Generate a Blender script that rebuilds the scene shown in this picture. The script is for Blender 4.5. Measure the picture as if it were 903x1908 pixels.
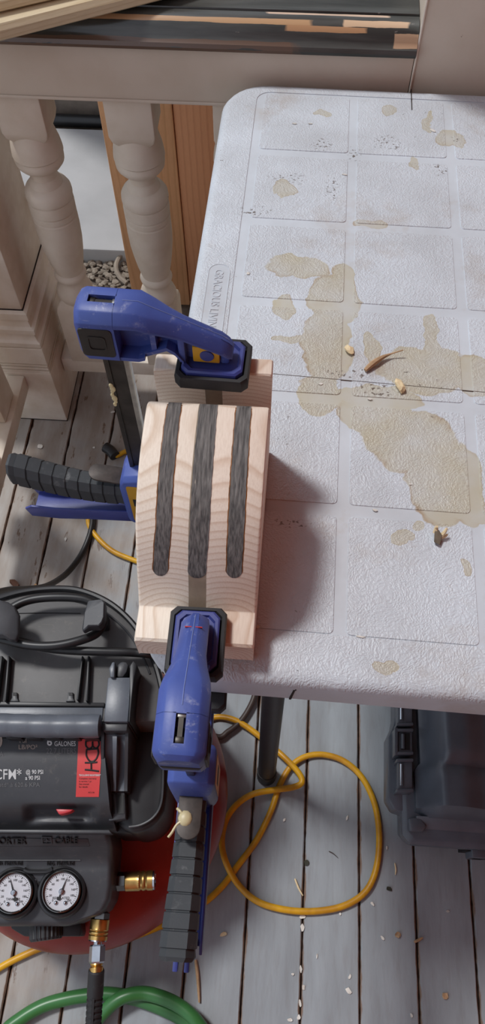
import bpy, bmesh, math, random
from mathutils import Vector, Matrix
for o in list(bpy.data.objects): bpy.data.objects.remove(o)
SC = bpy.context.scene; COL = SC.collection
random.seed(7)
PI = math.pi
# ------------------------------------------------------------------ camera
W, H, FPX, HC = 903, 1908, 1400.0, 1.35
PITCH, ROLL, YAW = math.radians(60.99), math.radians(-0.64), math.radians(4.56)
cp, sp = math.cos(PITCH), math.sin(PITCH)
F = Vector((0, cp, -sp)); R0 = Vector((1, 0, 0)); U0 = Vector((0, sp, cp))
c_, s_ = math.cos(ROLL), math.sin(ROLL)
RZ = Matrix.Rotation(YAW, 3, 'Z')
CR = RZ @ (R0*c_ + U0*s_); CU = RZ @ (U0*c_ - R0*s_); CF = RZ @ F
CAM = Vector((0, 0, HC))
cd = bpy.data.cameras.new('camera'); cam = bpy.data.objects.new('camera', cd); COL.objects.link(cam)
mw = Matrix.Identity(4)
for i in range(3):
    mw[i][0] = CR[i]; mw[i][1] = CU[i]; mw[i][2] = -CF[i]; mw[i][3] = CAM[i]
cam.matrix_world = mw
cd.sensor_fit = 'VERTICAL'; cd.sensor_height = 36.0; cd.lens = FPX/H*36.0
cd.clip_start = 0.02; cd.clip_end = 60
SC.camera = cam
def ray(px, py): return CF + CR*((px-W/2)/FPX) - CU*((py-H/2)/FPX)
def A(px, py, z):                       # point of the level z seen at a pixel
    d = ray(px, py); return CAM + d*((z-HC)/d.z)
def AY(px, py, y):                      # point of the upright plane y seen at a pixel
    d = ray(px, py); return CAM + d*((y-CAM.y)/d.y)
# ------------------------------------------------------------------ light
wd = bpy.data.worlds.new('sky'); SC.world = wd; wd.use_nodes = True
wd.node_tree.nodes['Background'].inputs[0].default_value = (0.80, 0.88, 1.0, 1)
wd.node_tree.nodes['Background'].inputs[1].default_value = 0.86
sl = bpy.data.lights.new('sun', 'SUN'); so = bpy.data.objects.new('sun', sl); COL.objects.link(so)
sl.energy = 2.05; sl.angle = math.radians(9); sl.color = (1.0, 0.985, 0.97)
so.rotation_euler = Vector((0.059, -0.042, -0.135)).to_track_quat('-Z', 'Y').to_euler()
so.location = (-1.2, 1.4, 3.2)
SC.view_settings.view_transform = 'Standard'; SC.view_settings.look = 'None'
SC.view_settings.gamma = 1; SC.view_settings.use_curve_mapping = False
SC.view_settings.exposure = 0.0
# ------------------------------------------------------------------ mesh helpers
class B:
    def __init__(s): s.bm = bmesh.new()
    def add(s, bm, M=None, bev=0, seg=2, ang=25):
        if bev > 0:
            bmesh.ops.recalc_face_normals(bm, faces=bm.faces)
            es = [e for e in bm.edges if len(e.link_faces) == 2 and e.calc_face_angle(0) > math.radians(ang)]
            if es: bmesh.ops.bevel(bm, geom=es, offset=bev, segments=seg, profile=0.5, affect='EDGES', clamp_overlap=True)
        if M is not None: bm.transform(M)
        me = bpy.data.meshes.new('t'); bm.to_mesh(me); bm.free(); s.bm.from_mesh(me); bpy.data.meshes.remove(me)
        return s
    def poly(s, top, bot, bev=0, seg=2, M=None, ang=25):
        bm = bmesh.new(); t = [bm.verts.new(p) for p in top]; b = [bm.verts.new(p) for p in bot]; n = len(t)
        bm.faces.new(t); bm.faces.new(b[::-1])
        for i in range(n): bm.faces.new((t[i], b[i], b[(i+1) % n], t[(i+1) % n]))
        bmesh.ops.recalc_face_normals(bm, faces=bm.faces)
        return s.add(bm, M, bev, seg, ang)
    def prism(s, pts, z0, z1, bev=0, seg=2, M=None, ang=25):
        return s.poly([(p[0], p[1], z1) for p in pts], [(p[0], p[1], z0) for p in pts], bev, seg, M, ang)
    def box(s, x0, x1, y0, y1, z0, z1, bev=0, seg=2, M=None):
        return s.prism([(x0, y0), (x1, y0), (x1, y1), (x0, y1)], z0, z1, bev, seg, M)
    def loft(s, rings, caps=True, closed=False, bev=0, seg=2, M=None, ang=25):
        bm = bmesh.new(); rs = [[bm.verts.new(p) for p in r] for r in rings]; n = len(rs[0])
        m = len(rs)
        for i in range(m if closed else m-1):
            a, b = rs[i], rs[(i+1) % m]
            for j in range(n): bm.faces.new((a[j], a[(j+1) % n], b[(j+1) % n], b[j]))
        if caps and not closed: bm.faces.new(rs[0][::-1]); bm.faces.new(rs[-1])
        bmesh.ops.recalc_face_normals(bm, faces=bm.faces)
        return s.add(bm, M, bev, seg, ang)
    def lathe(s, prof, n=28, M=None):
        return s.loft([[(max(r, 1e-5)*math.cos(2*PI*k/n), max(r, 1e-5)*math.sin(2*PI*k/n), h) for k in range(n)] for r, h in prof], M=M)
    def tube(s, path, r, n=10, sub=8, closed=False):
        P = smooth_path([Vector(p) for p in path], sub, closed); rings = []; up = Vector((0.13, 0.2, 1)); m = len(P)
        for i, p in enumerate(P):
            t = (P[(i+1) % m]-P[i-1]) if (closed or 0 < i < m-1) else (P[1]-P[0] if i == 0 else P[-1]-P[-2])
            t.normalize(); a = t.cross(up)
            if a.length < 1e-4: a = t.cross(Vector((1, 0, 0)))
            a.normalize(); b = t.cross(a); rr = r(i/(m-1)) if callable(r) else r
            rings.append([p + a*rr*math.cos(2*PI*k/n) + b*rr*math.sin(2*PI*k/n) for k in range(n)])
        return s.loft(rings, closed=closed)
    def hf(s, nx, ny, fn, zbot):          # relief surface with a skirt down to zbot
        bm = bmesh.new(); g = [[bm.verts.new(fn(i/nx, j/ny)) for i in range(nx+1)] for j in range(ny+1)]
        for j in range(ny):
            for i in range(nx): bm.faces.new((g[j][i], g[j][i+1], g[j+1][i+1], g[j+1][i]))
        ring = [g[0][i] for i in range(nx)] + [g[j][nx] for j in range(ny)] + [g[ny][i] for i in range(nx, 0, -1)] + [g[j][0] for j in range(ny, 0, -1)]
        low = [bm.verts.new((v.co.x, v.co.y, zbot)) for v in ring]
        for k in range(len(ring)): bm.faces.new((ring[k], low[k], low[(k+1) % len(ring)], ring[(k+1) % len(ring)]))
        bmesh.ops.recalc_face_normals(bm, faces=bm.faces)
        return s.add(bm)
    def out(s, name, mat, parent=None, sharp=32, label=None, kind=None):
        me = bpy.data.meshes.new(name); s.bm.to_mesh(me); s.bm.free()
        return link(name, me, mat, parent, sharp, label, kind)
def link(name, me, mat, parent=None, sharp=32, label=None, kind=None):
    o = bpy.data.objects.new(name, me); COL.objects.link(o)
    if mat is not None: me.materials.append(mat)
    if sharp:
        me.shade_smooth(); me.set_sharp_from_angle(angle=math.radians(sharp))
    if parent is not None: put(o, parent)
    if label: o['label'] = label
    if kind: o['kind'] = kind
    return o
LOC = {}
def base(o):
    v = Vector((0, 0, 0))
    while o is not None:
        v += LOC.get(o.name, Vector((0, 0, 0))); o = o.parent
    return v
def put(o, parent):                      # mesh was written in scene coordinates: make it local to its parent
    o.parent = parent
    b = base(parent)
    if b.length > 0: o.data.transform(Matrix.Translation(-b))
def thing(name, label, cat, loc=(0, 0, 0), group=None):
    o = bpy.data.objects.new(name, None); COL.objects.link(o); o.location = loc; o.empty_display_size = .03
    LOC[o.name] = Vector(loc); tag(o, label, cat, group); return o
def tag(o, label, cat, group=None):
    o['label'] = label; o['category'] = cat
    if group: o['group'] = group
    return o
def smooth_path(P, sub, closed=False):
    n = len(P)
    if n < 3 or sub < 2: return P
    res = []; g = (lambda i: P[i % n]) if closed else (lambda i: P[min(max(i, 0), n-1)])
    for i in range(n if closed else n-1):
        p0, p1, p2, p3 = g(i-1), g(i), g(i+1), g(i+2)
        for k in range(sub):
            t = k/sub
            res.append(0.5*((2*p1) + (p2-p0)*t + (2*p0-5*p1+4*p2-p3)*t*t + (3*p1-p0-3*p2+p3)*t**3))
    if not closed: res.append(P[-1])
    return res
def rrect(x0, x1, y0, y1, r, n=5):
    pts = []
    for cx, cy, a0 in ((x1-r, y1-r, 0), (x0+r, y1-r, 90), (x0+r, y0+r, 180), (x1-r, y0+r, 270)):
        for k in range(n+1):
            a = math.radians(a0+90*k/n); pts.append((cx+r*math.cos(a), cy+r*math.sin(a)))
    return pts
def sstep(a, b, x):
    t = min(max((x-a)/(b-a), 0), 1); return t*t*(3-2*t)
def text_mesh(s, bold=0.0, extrude=0.0, align='LEFT'):
    cu = bpy.data.curves.new('t', 'FONT'); cu.body = s; cu.offset = bold; cu.extrude = extrude; cu.align_x = align
    cu.resolution_u = 3
    o = bpy.data.objects.new('t', cu); COL.objects.link(o)
    me = bpy.data.meshes.new_from_object(o.evaluated_get(bpy.context.evaluated_depsgraph_get()))
    bpy.data.objects.remove(o); bpy.data.curves.remove(cu); return me
def lettering(name, s, fn, mat, parent, bold=0.0, extrude=0.0, align='LEFT', label=None):
    me = text_mesh(s, bold, extrude, align)
    for v in me.vertices: v.co = fn(v.co.x, v.co.y, v.co.z)
    return link(name, me, mat, parent, 0, label)
def pxtext(name, s, px, py, h, zf, mat, parent, sx=1.0, bold=0.0, ext=0.0, rot=0, align='LEFT', lift=.0006, label=None):
    k = h/.7; cr, sr = math.cos(math.radians(rot)), math.sin(math.radians(rot))
    def fn(x, y, z):
        x *= k*sx; y *= k
        qx, qy = px + x*cr - y*sr, py - (x*sr + y*cr)
        return A(qx, qy, zf(qx, qy) + lift + z)
    return lettering(name, s, fn, mat, parent, bold, ext, align, label)
# ------------------------------------------------------------------ materials
class N:
    def __init__(s, name, base=None):
        s.m = bpy.data.materials.new(name); s.m.use_nodes = True; s.t = s.m.node_tree; s.n = s.t.nodes
        s.b = s.n['Principled BSDF']; s.tc = s.n.new('ShaderNodeTexCoord'); s.o = s.tc.outputs['Object']
        if base: s.o = s.map((1, 1, 1), base)          # back to scene coordinates for parts of a thing
    def lk(s, a, b): s.t.links.new(a, b)
    def map(s, scale=(1, 1, 1), loc=(0, 0, 0), src=None, typ='POINT'):
        m = s.n.new('ShaderNodeMapping'); m.vector_type = typ
        m.inputs['Scale'].default_value = scale; m.inputs['Location'].default_value = loc
        s.lk(src or s.o, m.inputs[0]); return m.outputs[0]
    def noise(s, sc, det=4, src=None, rough=.55, dist=0):
        n = s.n.new('ShaderNodeTexNoise'); n.inputs['Scale'].default_value = sc; n.inputs['Detail'].default_value = det
        n.inputs['Roughness'].default_value = rough; n.inputs['Distortion'].default_value = dist
        s.lk(src or s.o, n.inputs[0]); return n.outputs[0]
    def vor(s, sc, src=None, feat='F1', out='Distance'):
        n = s.n.new('ShaderNodeTexVoronoi'); n.inputs['Scale'].default_value = sc; n.feature = feat
        s.lk(src or s.o, n.inputs[0]); return n.outputs[out]
    def ramp(s, v, stops):
        r = s.n.new('ShaderNodeValToRGB'); s.lk(v, r.inputs[0]); e = r.color_ramp.elements
        while len(e) < len(stops): e.new(.5)
        for i, (p, c) in enumerate(stops):
            e[i].position = p; e[i].color = c if len(c) == 4 else (*c, 1)
        return r.outputs[0]
    def step(s, v, a, b): return s.ramp(v, [(a, (0, 0, 0)), (b, (1, 1, 1))])
    def math(s, op, a, b=None, c=None):
        m = s.n.new('ShaderNodeMath'); m.operation = op
        for i, v in enumerate((a, b, c)):
            if v is None: continue
            if isinstance(v, (int, float)): m.inputs[i].default_value = v
            else: s.lk(v, m.inputs[i])
        return m.outputs[0]
    def mix(s, f, a, b, mode='MIX'):
        m = s.n.new('ShaderNodeMix'); m.data_type = 'RGBA'; m.blend_type = mode
        for i, v in ((0, f), (6, a), (7, b)):
            if isinstance(v, (int, float)): m.inputs[i].default_value = v
            elif isinstance(v, tuple): m.inputs[i].default_value = (*v, 1) if len(v) == 3 else v
            else: s.lk(v, m.inputs[i])
        return m.outputs[2]
    def sep(s, v):
        m = s.n.new('ShaderNodeSeparateXYZ'); s.lk(v, m.inputs[0]); return m.outputs
    def bump(s, h, st=.3, d=.001):
        b = s.n.new('ShaderNodeBump'); b.inputs['Strength'].default_value = st; b.inputs['Distance'].default_value = d
        s.lk(h, b.inputs['Height']); s.lk(b.outputs[0], s.b.inputs['Normal']); return s
    def fin(s, col, rough=.5, metal=0, spec=.5, coat=0):
        for nm, v in (('Base Color', col), ('Roughness', rough), ('Metallic', metal), ('Specular IOR Level', spec), ('Coat Weight', coat)):
            if isinstance(v, (int, float)): s.b.inputs[nm].default_value = v
            elif isinstance(v, tuple): s.b.inputs[nm].default_value = (*v, 1)
            else: s.lk(v, s.b.inputs[nm])
        return s.m
def srgb(r, g, b): return tuple((c/255/12.92 if c/255 <= .04045 else ((c/255+.055)/1.055)**2.4) for c in (r, g, b))
def plain(name, col, rough=.5, metal=0, var=.25, vs=30, bump=0, bs=200, spec=.5, col2=None):
    n = N(name); c2 = col2 or tuple(c*(1-var) for c in col)
    c = n.mix(n.step(n.noise(vs, 5), .35, .65), col, c2)
    if bump: n.bump(n.noise(bs, 3), bump, .0008)
    return n.fin(c, rough, metal, spec)
# aged white paint on wood
def paint_mat(name, col, dirt=.42, sc=(14, 14, 14)):
    n = N(name); mp = n.map(sc)
    c = n.mix(n.math('MULTIPLY', n.step(n.noise(1.2, 6, mp), .4, .75), dirt*1.6), col, tuple(a*b for a, b in zip(col, (.70, .62, .52))))
    c = n.mix(n.step(n.noise(2.1, 5, mp, .6), .735, .75), c, srgb(122, 98, 74))
    n.bump(n.noise(120, 4), .25, .0008)
    return n.fin(c, .55, 0, .35)
WHITE = paint_mat('white_porch_paint', srgb(238, 228, 214))
WHITE2 = paint_mat('white_baluster_paint', srgb(226, 214, 198), .3)
SKIRT = paint_mat('grey_white_rail_paint', srgb(210, 196, 180), .15)
# pine
def pine(name, light, dark, ctr, sp=.0042, tilt=.12, amt=.55, base=None, up=False):
    n = N(name, base); x, y, z = n.sep(n.o)
    if up: y, z = z, y
    wob = n.noise(9, 3, n.map((1, 1, .25) if up else (1, .25, 1)))
    dx = n.math('ADD', n.math('SUBTRACT', x, ctr[0]), n.math('MULTIPLY', n.math('SUBTRACT', wob, .5), .018))
    dz = n.math('SUBTRACT', n.math('SUBTRACT', z, ctr[1]), n.math('MULTIPLY', y, tilt))
    r = n.math('SQRT', n.math('ADD', n.math('MULTIPLY', dx, dx), n.math('MULTIPLY', dz, dz)))
    ph = n.math('FRACT', n.math('DIVIDE', r, sp))
    ring = n.ramp(ph, [(0, (0, 0, 0)), (.55, (.15, .15, .15)), (.86, (1, 1, 1)), (.93, (.35, .35, .35)), (1, (0, 0, 0))])
    c = n.mix(n.math('MULTIPLY', ring, amt), light, dark)
    fib = n.noise(60, 4, n.map((14, 14, 1) if up else (14, 1, 14)))
    c = n.mix(n.math('MULTIPLY', n.step(fib, .4, .8), .25), c, tuple(d*.8 for d in dark))
    n.bump(fib, .12, .0006)
    return n.fin(c, .6, 0, .3)
PINE_L = pine('pine_left', srgb(244, 231, 215), srgb(200, 168, 138), (-.075, .735), .0042, .12, .55, (-.053, .296, .75))
PINE_R = pine('pine_right', srgb(244, 229, 213), srgb(202, 166, 138), (-.030, .73), .0046, .12, .55, (-.053, .296, .75))
LUMBER = pine('pale_lumber', srgb(216, 200, 168), srgb(178, 152, 112), (0, -.06), .006, .02, .4)
CEDAR = pine('cedar', srgb(232, 182, 138), srgb(196, 140, 98), (-.34, 1.40), .013, .05, .45, None, True)
CEDAR2 = pine('cedar_red', srgb(230, 172, 132), srgb(198, 134, 98), (-.14, 1.41), .014, .05, .45, None, True)
def char_mat():
    n = N('charred_spline'); f = n.noise(40, 6, n.map((16, 1.2, 4)))
    c = n.mix(n.step(f, .35, .7), srgb(76, 74, 73), srgb(132, 128, 125))
    c = n.mix(n.step(n.noise(30, 5, n.map((8, 1, 2))), .70, .78), c, srgb(196, 182, 164))
    n.bump(f, .5, .001); return n.fin(c, .75, 0, .3)
CHAR = char_mat()
MDF = plain('centre_strip_wood', srgb(160, 142, 122), .75, 0, .2, 60, .2, 300)
GLUEL = plain('amber_glue_line', srgb(150, 92, 34), .4, 0, .4, 80)
# porch floor
def floor_mat():
    n = N('grey_porch_paint'); x, y, z = n.sep(n.o)
    g = n.sep(n.tc.outputs['Generated'])[0]
    ed = n.math('MULTIPLY', n.math('ABSOLUTE', n.math('SUBTRACT', g, .5)), 2)
    big = n.noise(7, 5, n.map((3, .7, 1)))
    col = n.mix(n.step(big, .35, .7), srgb(158, 165, 171), srgb(140, 145, 150))
    fine = n.noise(38, 6, n.map((3.5, .45, 1)))
    col = n.mix(n.math('MULTIPLY', n.step(fine, .5, .8), .35), col, srgb(120, 114, 110))
    # weathered stretch beside the newel post and the left of the porch
    wx = n.math('MULTIPLY', n.math('SUBTRACT', -.17, x), 1.6); wy = n.math('MULTIPLY', n.math('SUBTRACT', y, .62), 1.6)
    old = n.math('ADD', n.math('MAXIMUM', wx, wy), n.math('MULTIPLY', n.math('SUBTRACT', n.noise(11, 5), .5), .9))
    oldm = n.step(old, .0, .35)
    oc = n.mix(n.step(n.noise(16, 6, n.map((2, .5, 1))), .38, .62), srgb(146, 134, 124), srgb(164, 158, 152))
    oc = n.mix(n.step(n.noise(24, 7, n.map((2.4, .6, 1)), .65), .60, .63), oc, srgb(118, 98, 84))
    col = n.mix(oldm, col, oc)
    # bare wood along the joints
    e2 = n.math('ADD', ed, n.math('MULTIPLY', n.math('SUBTRACT', n.noise(26, 5), .5), .22))
    col = n.mix(n.step(e2, .93, .975), col, srgb(128, 106, 92))
    e3 = n.math('ADD', ed, n.math('MULTIPLY', n.math('SUBTRACT', n.noise(60, 5), .5), .12))
    col = n.mix(n.step(e3, .975, 1.0), col, srgb(70, 54, 46))
    n.bump(n.noise(160, 5, n.map((2, .4, 1))), .25, .0008)
    return n.fin(col, n.ramp(big, [(0, (.38,)*3), (1, (.6,)*3)]), 0, .25)
FLOOR = floor_mat()
DARK = plain('dark_gap', srgb(48, 38, 33), .9)
JOINT = plain('joint_dirt', srgb(92, 74, 64), .95, 0, .5, 60)
CONC = plain('pale_concrete', srgb(178, 178, 178), .85, 0, .16, 5, .4, 90)
DIRT = plain('rubble_dirt', srgb(120, 106, 94), .95, 0, .45, 40, .8, 120)
STONE = plain('rubble_stone', srgb(152, 140, 126), .9, 0, .4, 25, .5, 90)
MORTAR = plain('rough_grey_brown_wall', srgb(128, 118, 108), .95, 0, .35, 18, .8, 60)
BOUNCE_BROWN = plain('brown_bounce_surface', srgb(205, 106, 64), .8, 0, .15, 3)  # saturated brown picked to throw warm bounce light into the shade
# old rail cap
def cap_mat():
    n = N('worn_dark_rail_paint', (-.25, 1.045, .09)); x, y, z = n.sep(n.o)
    st = n.noise(10, 6, n.map((.5, 5, 5)))
    col = n.mix(n.step(st, .4, .65), srgb(58, 60, 58), srgb(84, 86, 84))
    def band(y0, wd, x0, x1, nz, c, cc):
        d = n.math('ABSOLUTE', n.math('SUBTRACT', y, y0))
        e = n.math('ADD', n.math('DIVIDE', d, wd), n.math('MULTIPLY', n.math('SUBTRACT', n.noise(nz, 5, n.map((.35, 1, 1))), .5), 1.6))
        ax = n.math('ABSOLUTE', n.math('SUBTRACT', x, (x0+x1)/2)); ex = n.math('SUBTRACT', n.math('DIVIDE', ax, (x1-x0)/2), 0)
        e = n.math('MAXIMUM', e, n.math('ADD', ex, n.math('MULTIPLY', n.math('SUBTRACT', n.noise(nz*.6, 4), .5), .5)))
        return n.mix(n.step(e, .86, .93), cc, c)
    col = band(1.0105, .0032, -.30, .03, 30, col, srgb(190, 152, 114))
    col = band(1.0045, .0026, -.02, .09, 30, col, srgb(184, 142, 106))
    col = band(1.0115, .0052, .05, .142, 30, col, srgb(214, 182, 150))
    col = band(.9985, .0060, .118, .156, 30, col, srgb(186, 154, 126))
    col = band(1.0235, .0022, -.05, .12, 34, col, srgb(206, 180, 158))
    col = band(.9925, .0035, -.5, .02, 40, col, srgb(104, 84, 72))
    col = n.mix(n.step(n.noise(45, 6, n.map((.6, 2, 2)), .6), .70, .73), col, srgb(196, 188, 180))
    n.bump(st, .35, .001); return n.fin(col, .26, 0, .6)
CAP = cap_mat()
# table plastic
def table_mat(nm, bumpy, tone):
    n = N(nm, (.3, .58, 0))
    spots = [(620, 560, 50, 55), (608, 640, 50, 75), (598, 735, 45, 40), (556, 497, 62, 22), (523, 572, 18, 24), (640, 530, 26, 46), (548, 632, 44, 6),
             (790, 690, 95, 46), (802, 628, 12, 44), (700, 770, 72, 42), (765, 820, 95, 62), (820, 890, 72, 90), (868, 905, 32, 85), (700, 740, 90, 18), (885, 960, 46, 16),
             (752, 1004, 26, 19), (784, 980, 14, 12), (798, 228, 7, 22), (834, 258, 26, 17), (858, 265, 12, 14), (771, 306, 8, 15), (690, 418, 34, 7), (532, 350, 22, 16),
             (600, 212, 16, 6), (722, 206, 15, 12), (862, 1060, 10, 12), (720, 1240, 26, 16), (690, 650, 16, 36), (880, 700, 40, 40)]
    x, y, z = n.sep(n.o)
    wob = n.n.new('ShaderNodeTexNoise'); wob.inputs['Scale'].default_value = 34; wob.inputs['Detail'].default_value = 6; n.lk(n.o, wob.inputs[0])
    vm = n.n.new('ShaderNodeVectorMath'); vm.operation = 'MULTIPLY_ADD'; n.lk(wob.outputs['Color'], vm.inputs[0])
    vm.inputs[1].default_value = (.028, .028, 0); n.lk(n.o, vm.inputs[2])
    cur = None
    for (a, b, rx, ry) in spots:
        c = A(a, b, .75); dx = A(a+rx, b, .75).x-c.x; dy = c.y-A(a, b+ry, .75).y
        mp = n.map((dx, dy, 1e3), (c.x+.014, c.y+.014, 0), vm.outputs[0], 'TEXTURE')
        l = n.n.new('ShaderNodeVectorMath'); l.operation = 'LENGTH'; n.lk(mp, l.inputs[0])
        cur = l.outputs['Value'] if cur is None else n.math('MINIMUM', cur, l.outputs['Value'])
    basec = n.mix(n.step(n.noise(14, 6), .35, .7), tuple(c*tone for c in srgb(206, 213, 221)), tuple(c*tone for c in srgb(192, 197, 203)))
    m1 = n.ramp(cur, [(0, (.75,)*3), (.80, (.85,)*3), (.96, (.95,)*3), (1.0, (0,)*3)])
    m1 = n.math('MULTIPLY', m1, n.ramp(n.noise(20, 5), [(.3, (.55,)*3), (.65, (1,)*3)]))
    col = n.mix(n.math('MULTIPLY', m1, .85), basec, srgb(180, 169, 136))
    rim = n.math('MULTIPLY', n.ramp(cur, [(.86, (0,)*3), (.96, (.7,)*3), (1.0, (0,)*3)]), n.step(n.noise(30, 4), .45, .7))
    col = n.mix(rim, col, srgb(150, 118, 84))
    sm = n.math('MULTIPLY', n.step(n.noise(9, 7, None, .7), .56, .72), .5)
    col = n.mix(sm, col, srgb(172, 158, 144))
    col = n.mix(n.math('MULTIPLY', n.step(n.noise(150, 3), .70, .76), n.step(n.noise(7, 3), .52, .62)), col, srgb(96, 84, 76))
    vor = n.vor(500, n.map((1, 1, .2), src=vm.outputs[0]))
    peb = n.math('ADD', vor, n.math('MULTIPLY', n.noise(330, 3), .8))
    cur2 = None
    for (a, b, rx, ry) in [(650, 695, 66, 12), (545, 972, 45, 10), (600, 268, 18, 14), (722, 268, 30, 16), (820, 318, 20, 16), (852, 262, 10, 9), (705, 728, 50, 12), (535, 330, 40, 14), (620, 350, 16, 30), (470, 395, 40, 12), (660, 285, 14, 20)]:
        c = A(a, b, .75); dx = A(a+rx, b, .75).x-c.x; dy = c.y-A(a, b+ry, .75).y
        l = n.n.new('ShaderNodeVectorMath'); l.operation = 'LENGTH'; n.lk(n.map((dx, dy, 1e3), (c.x+.014, c.y+.014, 0), vm.outputs[0], 'TEXTURE'), l.inputs[0])
        cur2 = l.outputs['Value'] if cur2 is None else n.math('MINIMUM', cur2, l.outputs['Value'])
    sp = n.math('MULTIPLY', n.step(n.noise(260, 3), .56, .62), n.ramp(cur2, [(0, (.95,)*3), (.6, (.8,)*3), (1, (0,)*3)]))
    col = n.mix(sp, col, srgb(92, 78, 68))
    if bumpy: n.bump(peb, .5, .0011)
    return n.fin(col, .42, 0, .45)
TABLE = table_mat('white_table_plastic', True, 1)
TSMOOTH = table_mat('smooth_table_groove', False, .97)
# plastics, rubber, metal
def scuffed(name, col, lt, rough=.42, amt=.6, bs=300, spec=.45):
    n = N(name)
    v = n.mix(n.step(n.noise(25, 4), .35, .7), col, tuple(c*.78 for c in col))
    sc = n.math('MULTIPLY', n.step(n.noise(85, 7, n.map((1, .7, 1.2)), .74), .56, .70), n.step(n.noise(22, 4), .42, .60))
    v = n.mix(n.math('MULTIPLY', sc, amt), v, lt)
    fs = n.noise(300, 3, n.map((.12, 1.2, 1)))
    v = n.mix(n.math('MULTIPLY', n.step(fs, .70, .76), .35), v, lt)
    n.bump(n.noise(bs, 3), .12, .0005); return n.fin(v, rough, 0, spec)
BLUE = scuffed('blue_clamp_plastic', srgb(70, 90, 164), srgb(184, 188, 206))
BLUED = scuffed('dark_blue_plastic', srgb(62, 72, 142), srgb(130, 138, 176), .4, .3)
RUBBER = scuffed('black_rubber', srgb(40, 40, 42), srgb(120, 120, 120), .62, .45)
GRIP = scuffed('grey_black_grip', srgb(58, 62, 66), srgb(140, 142, 142), .6, .4, 500)
PLUG = plain('black_end_plug', srgb(44, 42, 40), .5, 0, .3, 60)
SEAMB = plain('pale_blue_seam', srgb(120, 136, 190), .5)
YEL = plain('yellow_label', srgb(206, 156, 36), .4)
STEEL = plain('dark_bar_steel', srgb(74, 70, 66), .38, .7, .4, 60)
STEELE = plain('bright_bar_edge', srgb(168, 166, 160), .35, .8, .3, 80)
LEVER = plain('tarnished_lever_steel', srgb(74, 66, 62), .5, .3, .4, 140)
GLUE = plain('dried_glue', srgb(206, 192, 150), .4, 0, .15)
SHROUD = scuffed('dusty_black_shroud', srgb(66, 67, 71), srgb(118, 112, 106), .42, .4)
SHROUD2 = scuffed('dusty_grey_shroud_deck', srgb(94, 93, 93), srgb(128, 122, 116), .5, .4)
BLK = plain('black_plastic', srgb(38, 38, 41), .42, 0, .3, 40)
HANDLE = scuffed('grey_handle', srgb(98, 103, 112), srgb(140, 142, 146), .36, .3)
RED = scuffed('red_tank_enamel', srgb(142, 34, 30), srgb(170, 120, 110), .3, .2, 200, .5)
BRASS = plain('brass', srgb(214, 176, 108), .28, .95, .25, 90)
CHROME = plain('chrome', srgb(190, 194, 202), .18, 1, .15, 60)
BEZEL = plain('steel_bezel', srgb(120, 118, 116), .22, 1, .2, 60)
FACE = plain('gauge_face', srgb(206, 207, 214), .35, 0, .04)
INK = plain('black_ink', srgb(24, 24, 26), .6)
GREYINK = plain('grey_print', srgb(112, 112, 114), .6)
WINK = plain('white_print', srgb(222, 222, 222), .6)
TANINK = plain('beige_print', srgb(176, 160, 150), .6)
STICK = plain('red_sticker', srgb(214, 66, 66), .5, 0, .08)
REDSW = plain('red_switch', srgb(206, 54, 62), .4)
CORDY = plain('yellow_cord', srgb(226, 172, 28), .42, 0, .16, 26, 0, 1, .5, srgb(186, 132, 30))
CORDB = plain('black_cord', srgb(36, 36, 38), .4, 0, .25, 40)
CORDR = plain('brown_black_cord', srgb(70, 56, 52), .5, 0, .3, 30)
HOSE = plain('green_hose', srgb(58, 118, 62), .35, 0, .2, 14)
CASE = scuffed('black_tool_case', srgb(92, 98, 108), srgb(120, 114, 108), .34, .3, 160, .55)
LEG = scuffed('black_table_leg', srgb(44, 46, 50), srgb(110, 110, 112), .45, .25)
CHIPW = plain('white_paint_chip', srgb(228, 224, 216), .7)
CHIPT = plain('pale_wood_chip', srgb(236, 214, 172), .7, 0, .2, 120, .3, 400)
CHIPB = plain('brown_wood_sliver', srgb(196, 160, 122), .7, 0, .4, 90, .3, 300)
BARK = plain('grey_bark', srgb(120, 108, 92), .85, 0, .4, 120)
LEAF = plain('dry_leaf', srgb(52, 52, 40), .7)
# ------------------------------------------------------------------ setting: floor, ground, unseen walls and roof added to shape the light
fl = B().box(-1.1, 1.1, -1.0, 1.16, -.06, -.0075).out('floor', JOINT); fl['kind'] = 'structure'
PITCHB, SEAM0 = .0893, .0868
for k in range(-11, 10):
    x0 = SEAM0 + k*PITCHB; bm = bmesh.new(); rows = []; ny = 90; rnd = random.Random(k+50)
    dz = rnd.uniform(-.0006, .0006); x1 = x0+PITCHB
    for j in range(ny+1):
        y = -1.0 + 2.15*j/ny
        g0 = .0006+abs(rnd.gauss(0, .0006)) + (.002 if y > .6 and rnd.random() < .25 else 0); g1 = .0006+abs(rnd.gauss(0, .0006))
        rows.append([bm.verts.new(p) for p in ((x0+g0, y, -.007), (x0+g0, y, -.0026), (x0+g0+.0022, y, dz), (x1-g1-.0022, y, dz), (x1-g1, y, -.0026), (x1-g1, y, -.007))])
    for a, b in zip(rows, rows[1:]):
        for i in range(5): bm.faces.new((a[i], a[i+1], b[i+1], b[i]))
    bm.faces.new(rows[0]); bm.faces.new(rows[-1][::-1]); bmesh.ops.recalc_face_normals(bm, faces=bm.faces)
    B().add(bm).out('floor_board', FLOOR, fl, 25)
gr = B().hf(60, 60, lambda u, v: Vector((-1.8+3.2*u, 1.16+1.4*v, -.165+.016*math.sin(17*u+3)*math.sin(23*v)+random.uniform(-.006, .006))), -.3).out('ground', DIRT, None, 60); gr['kind'] = 'structure'
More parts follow.
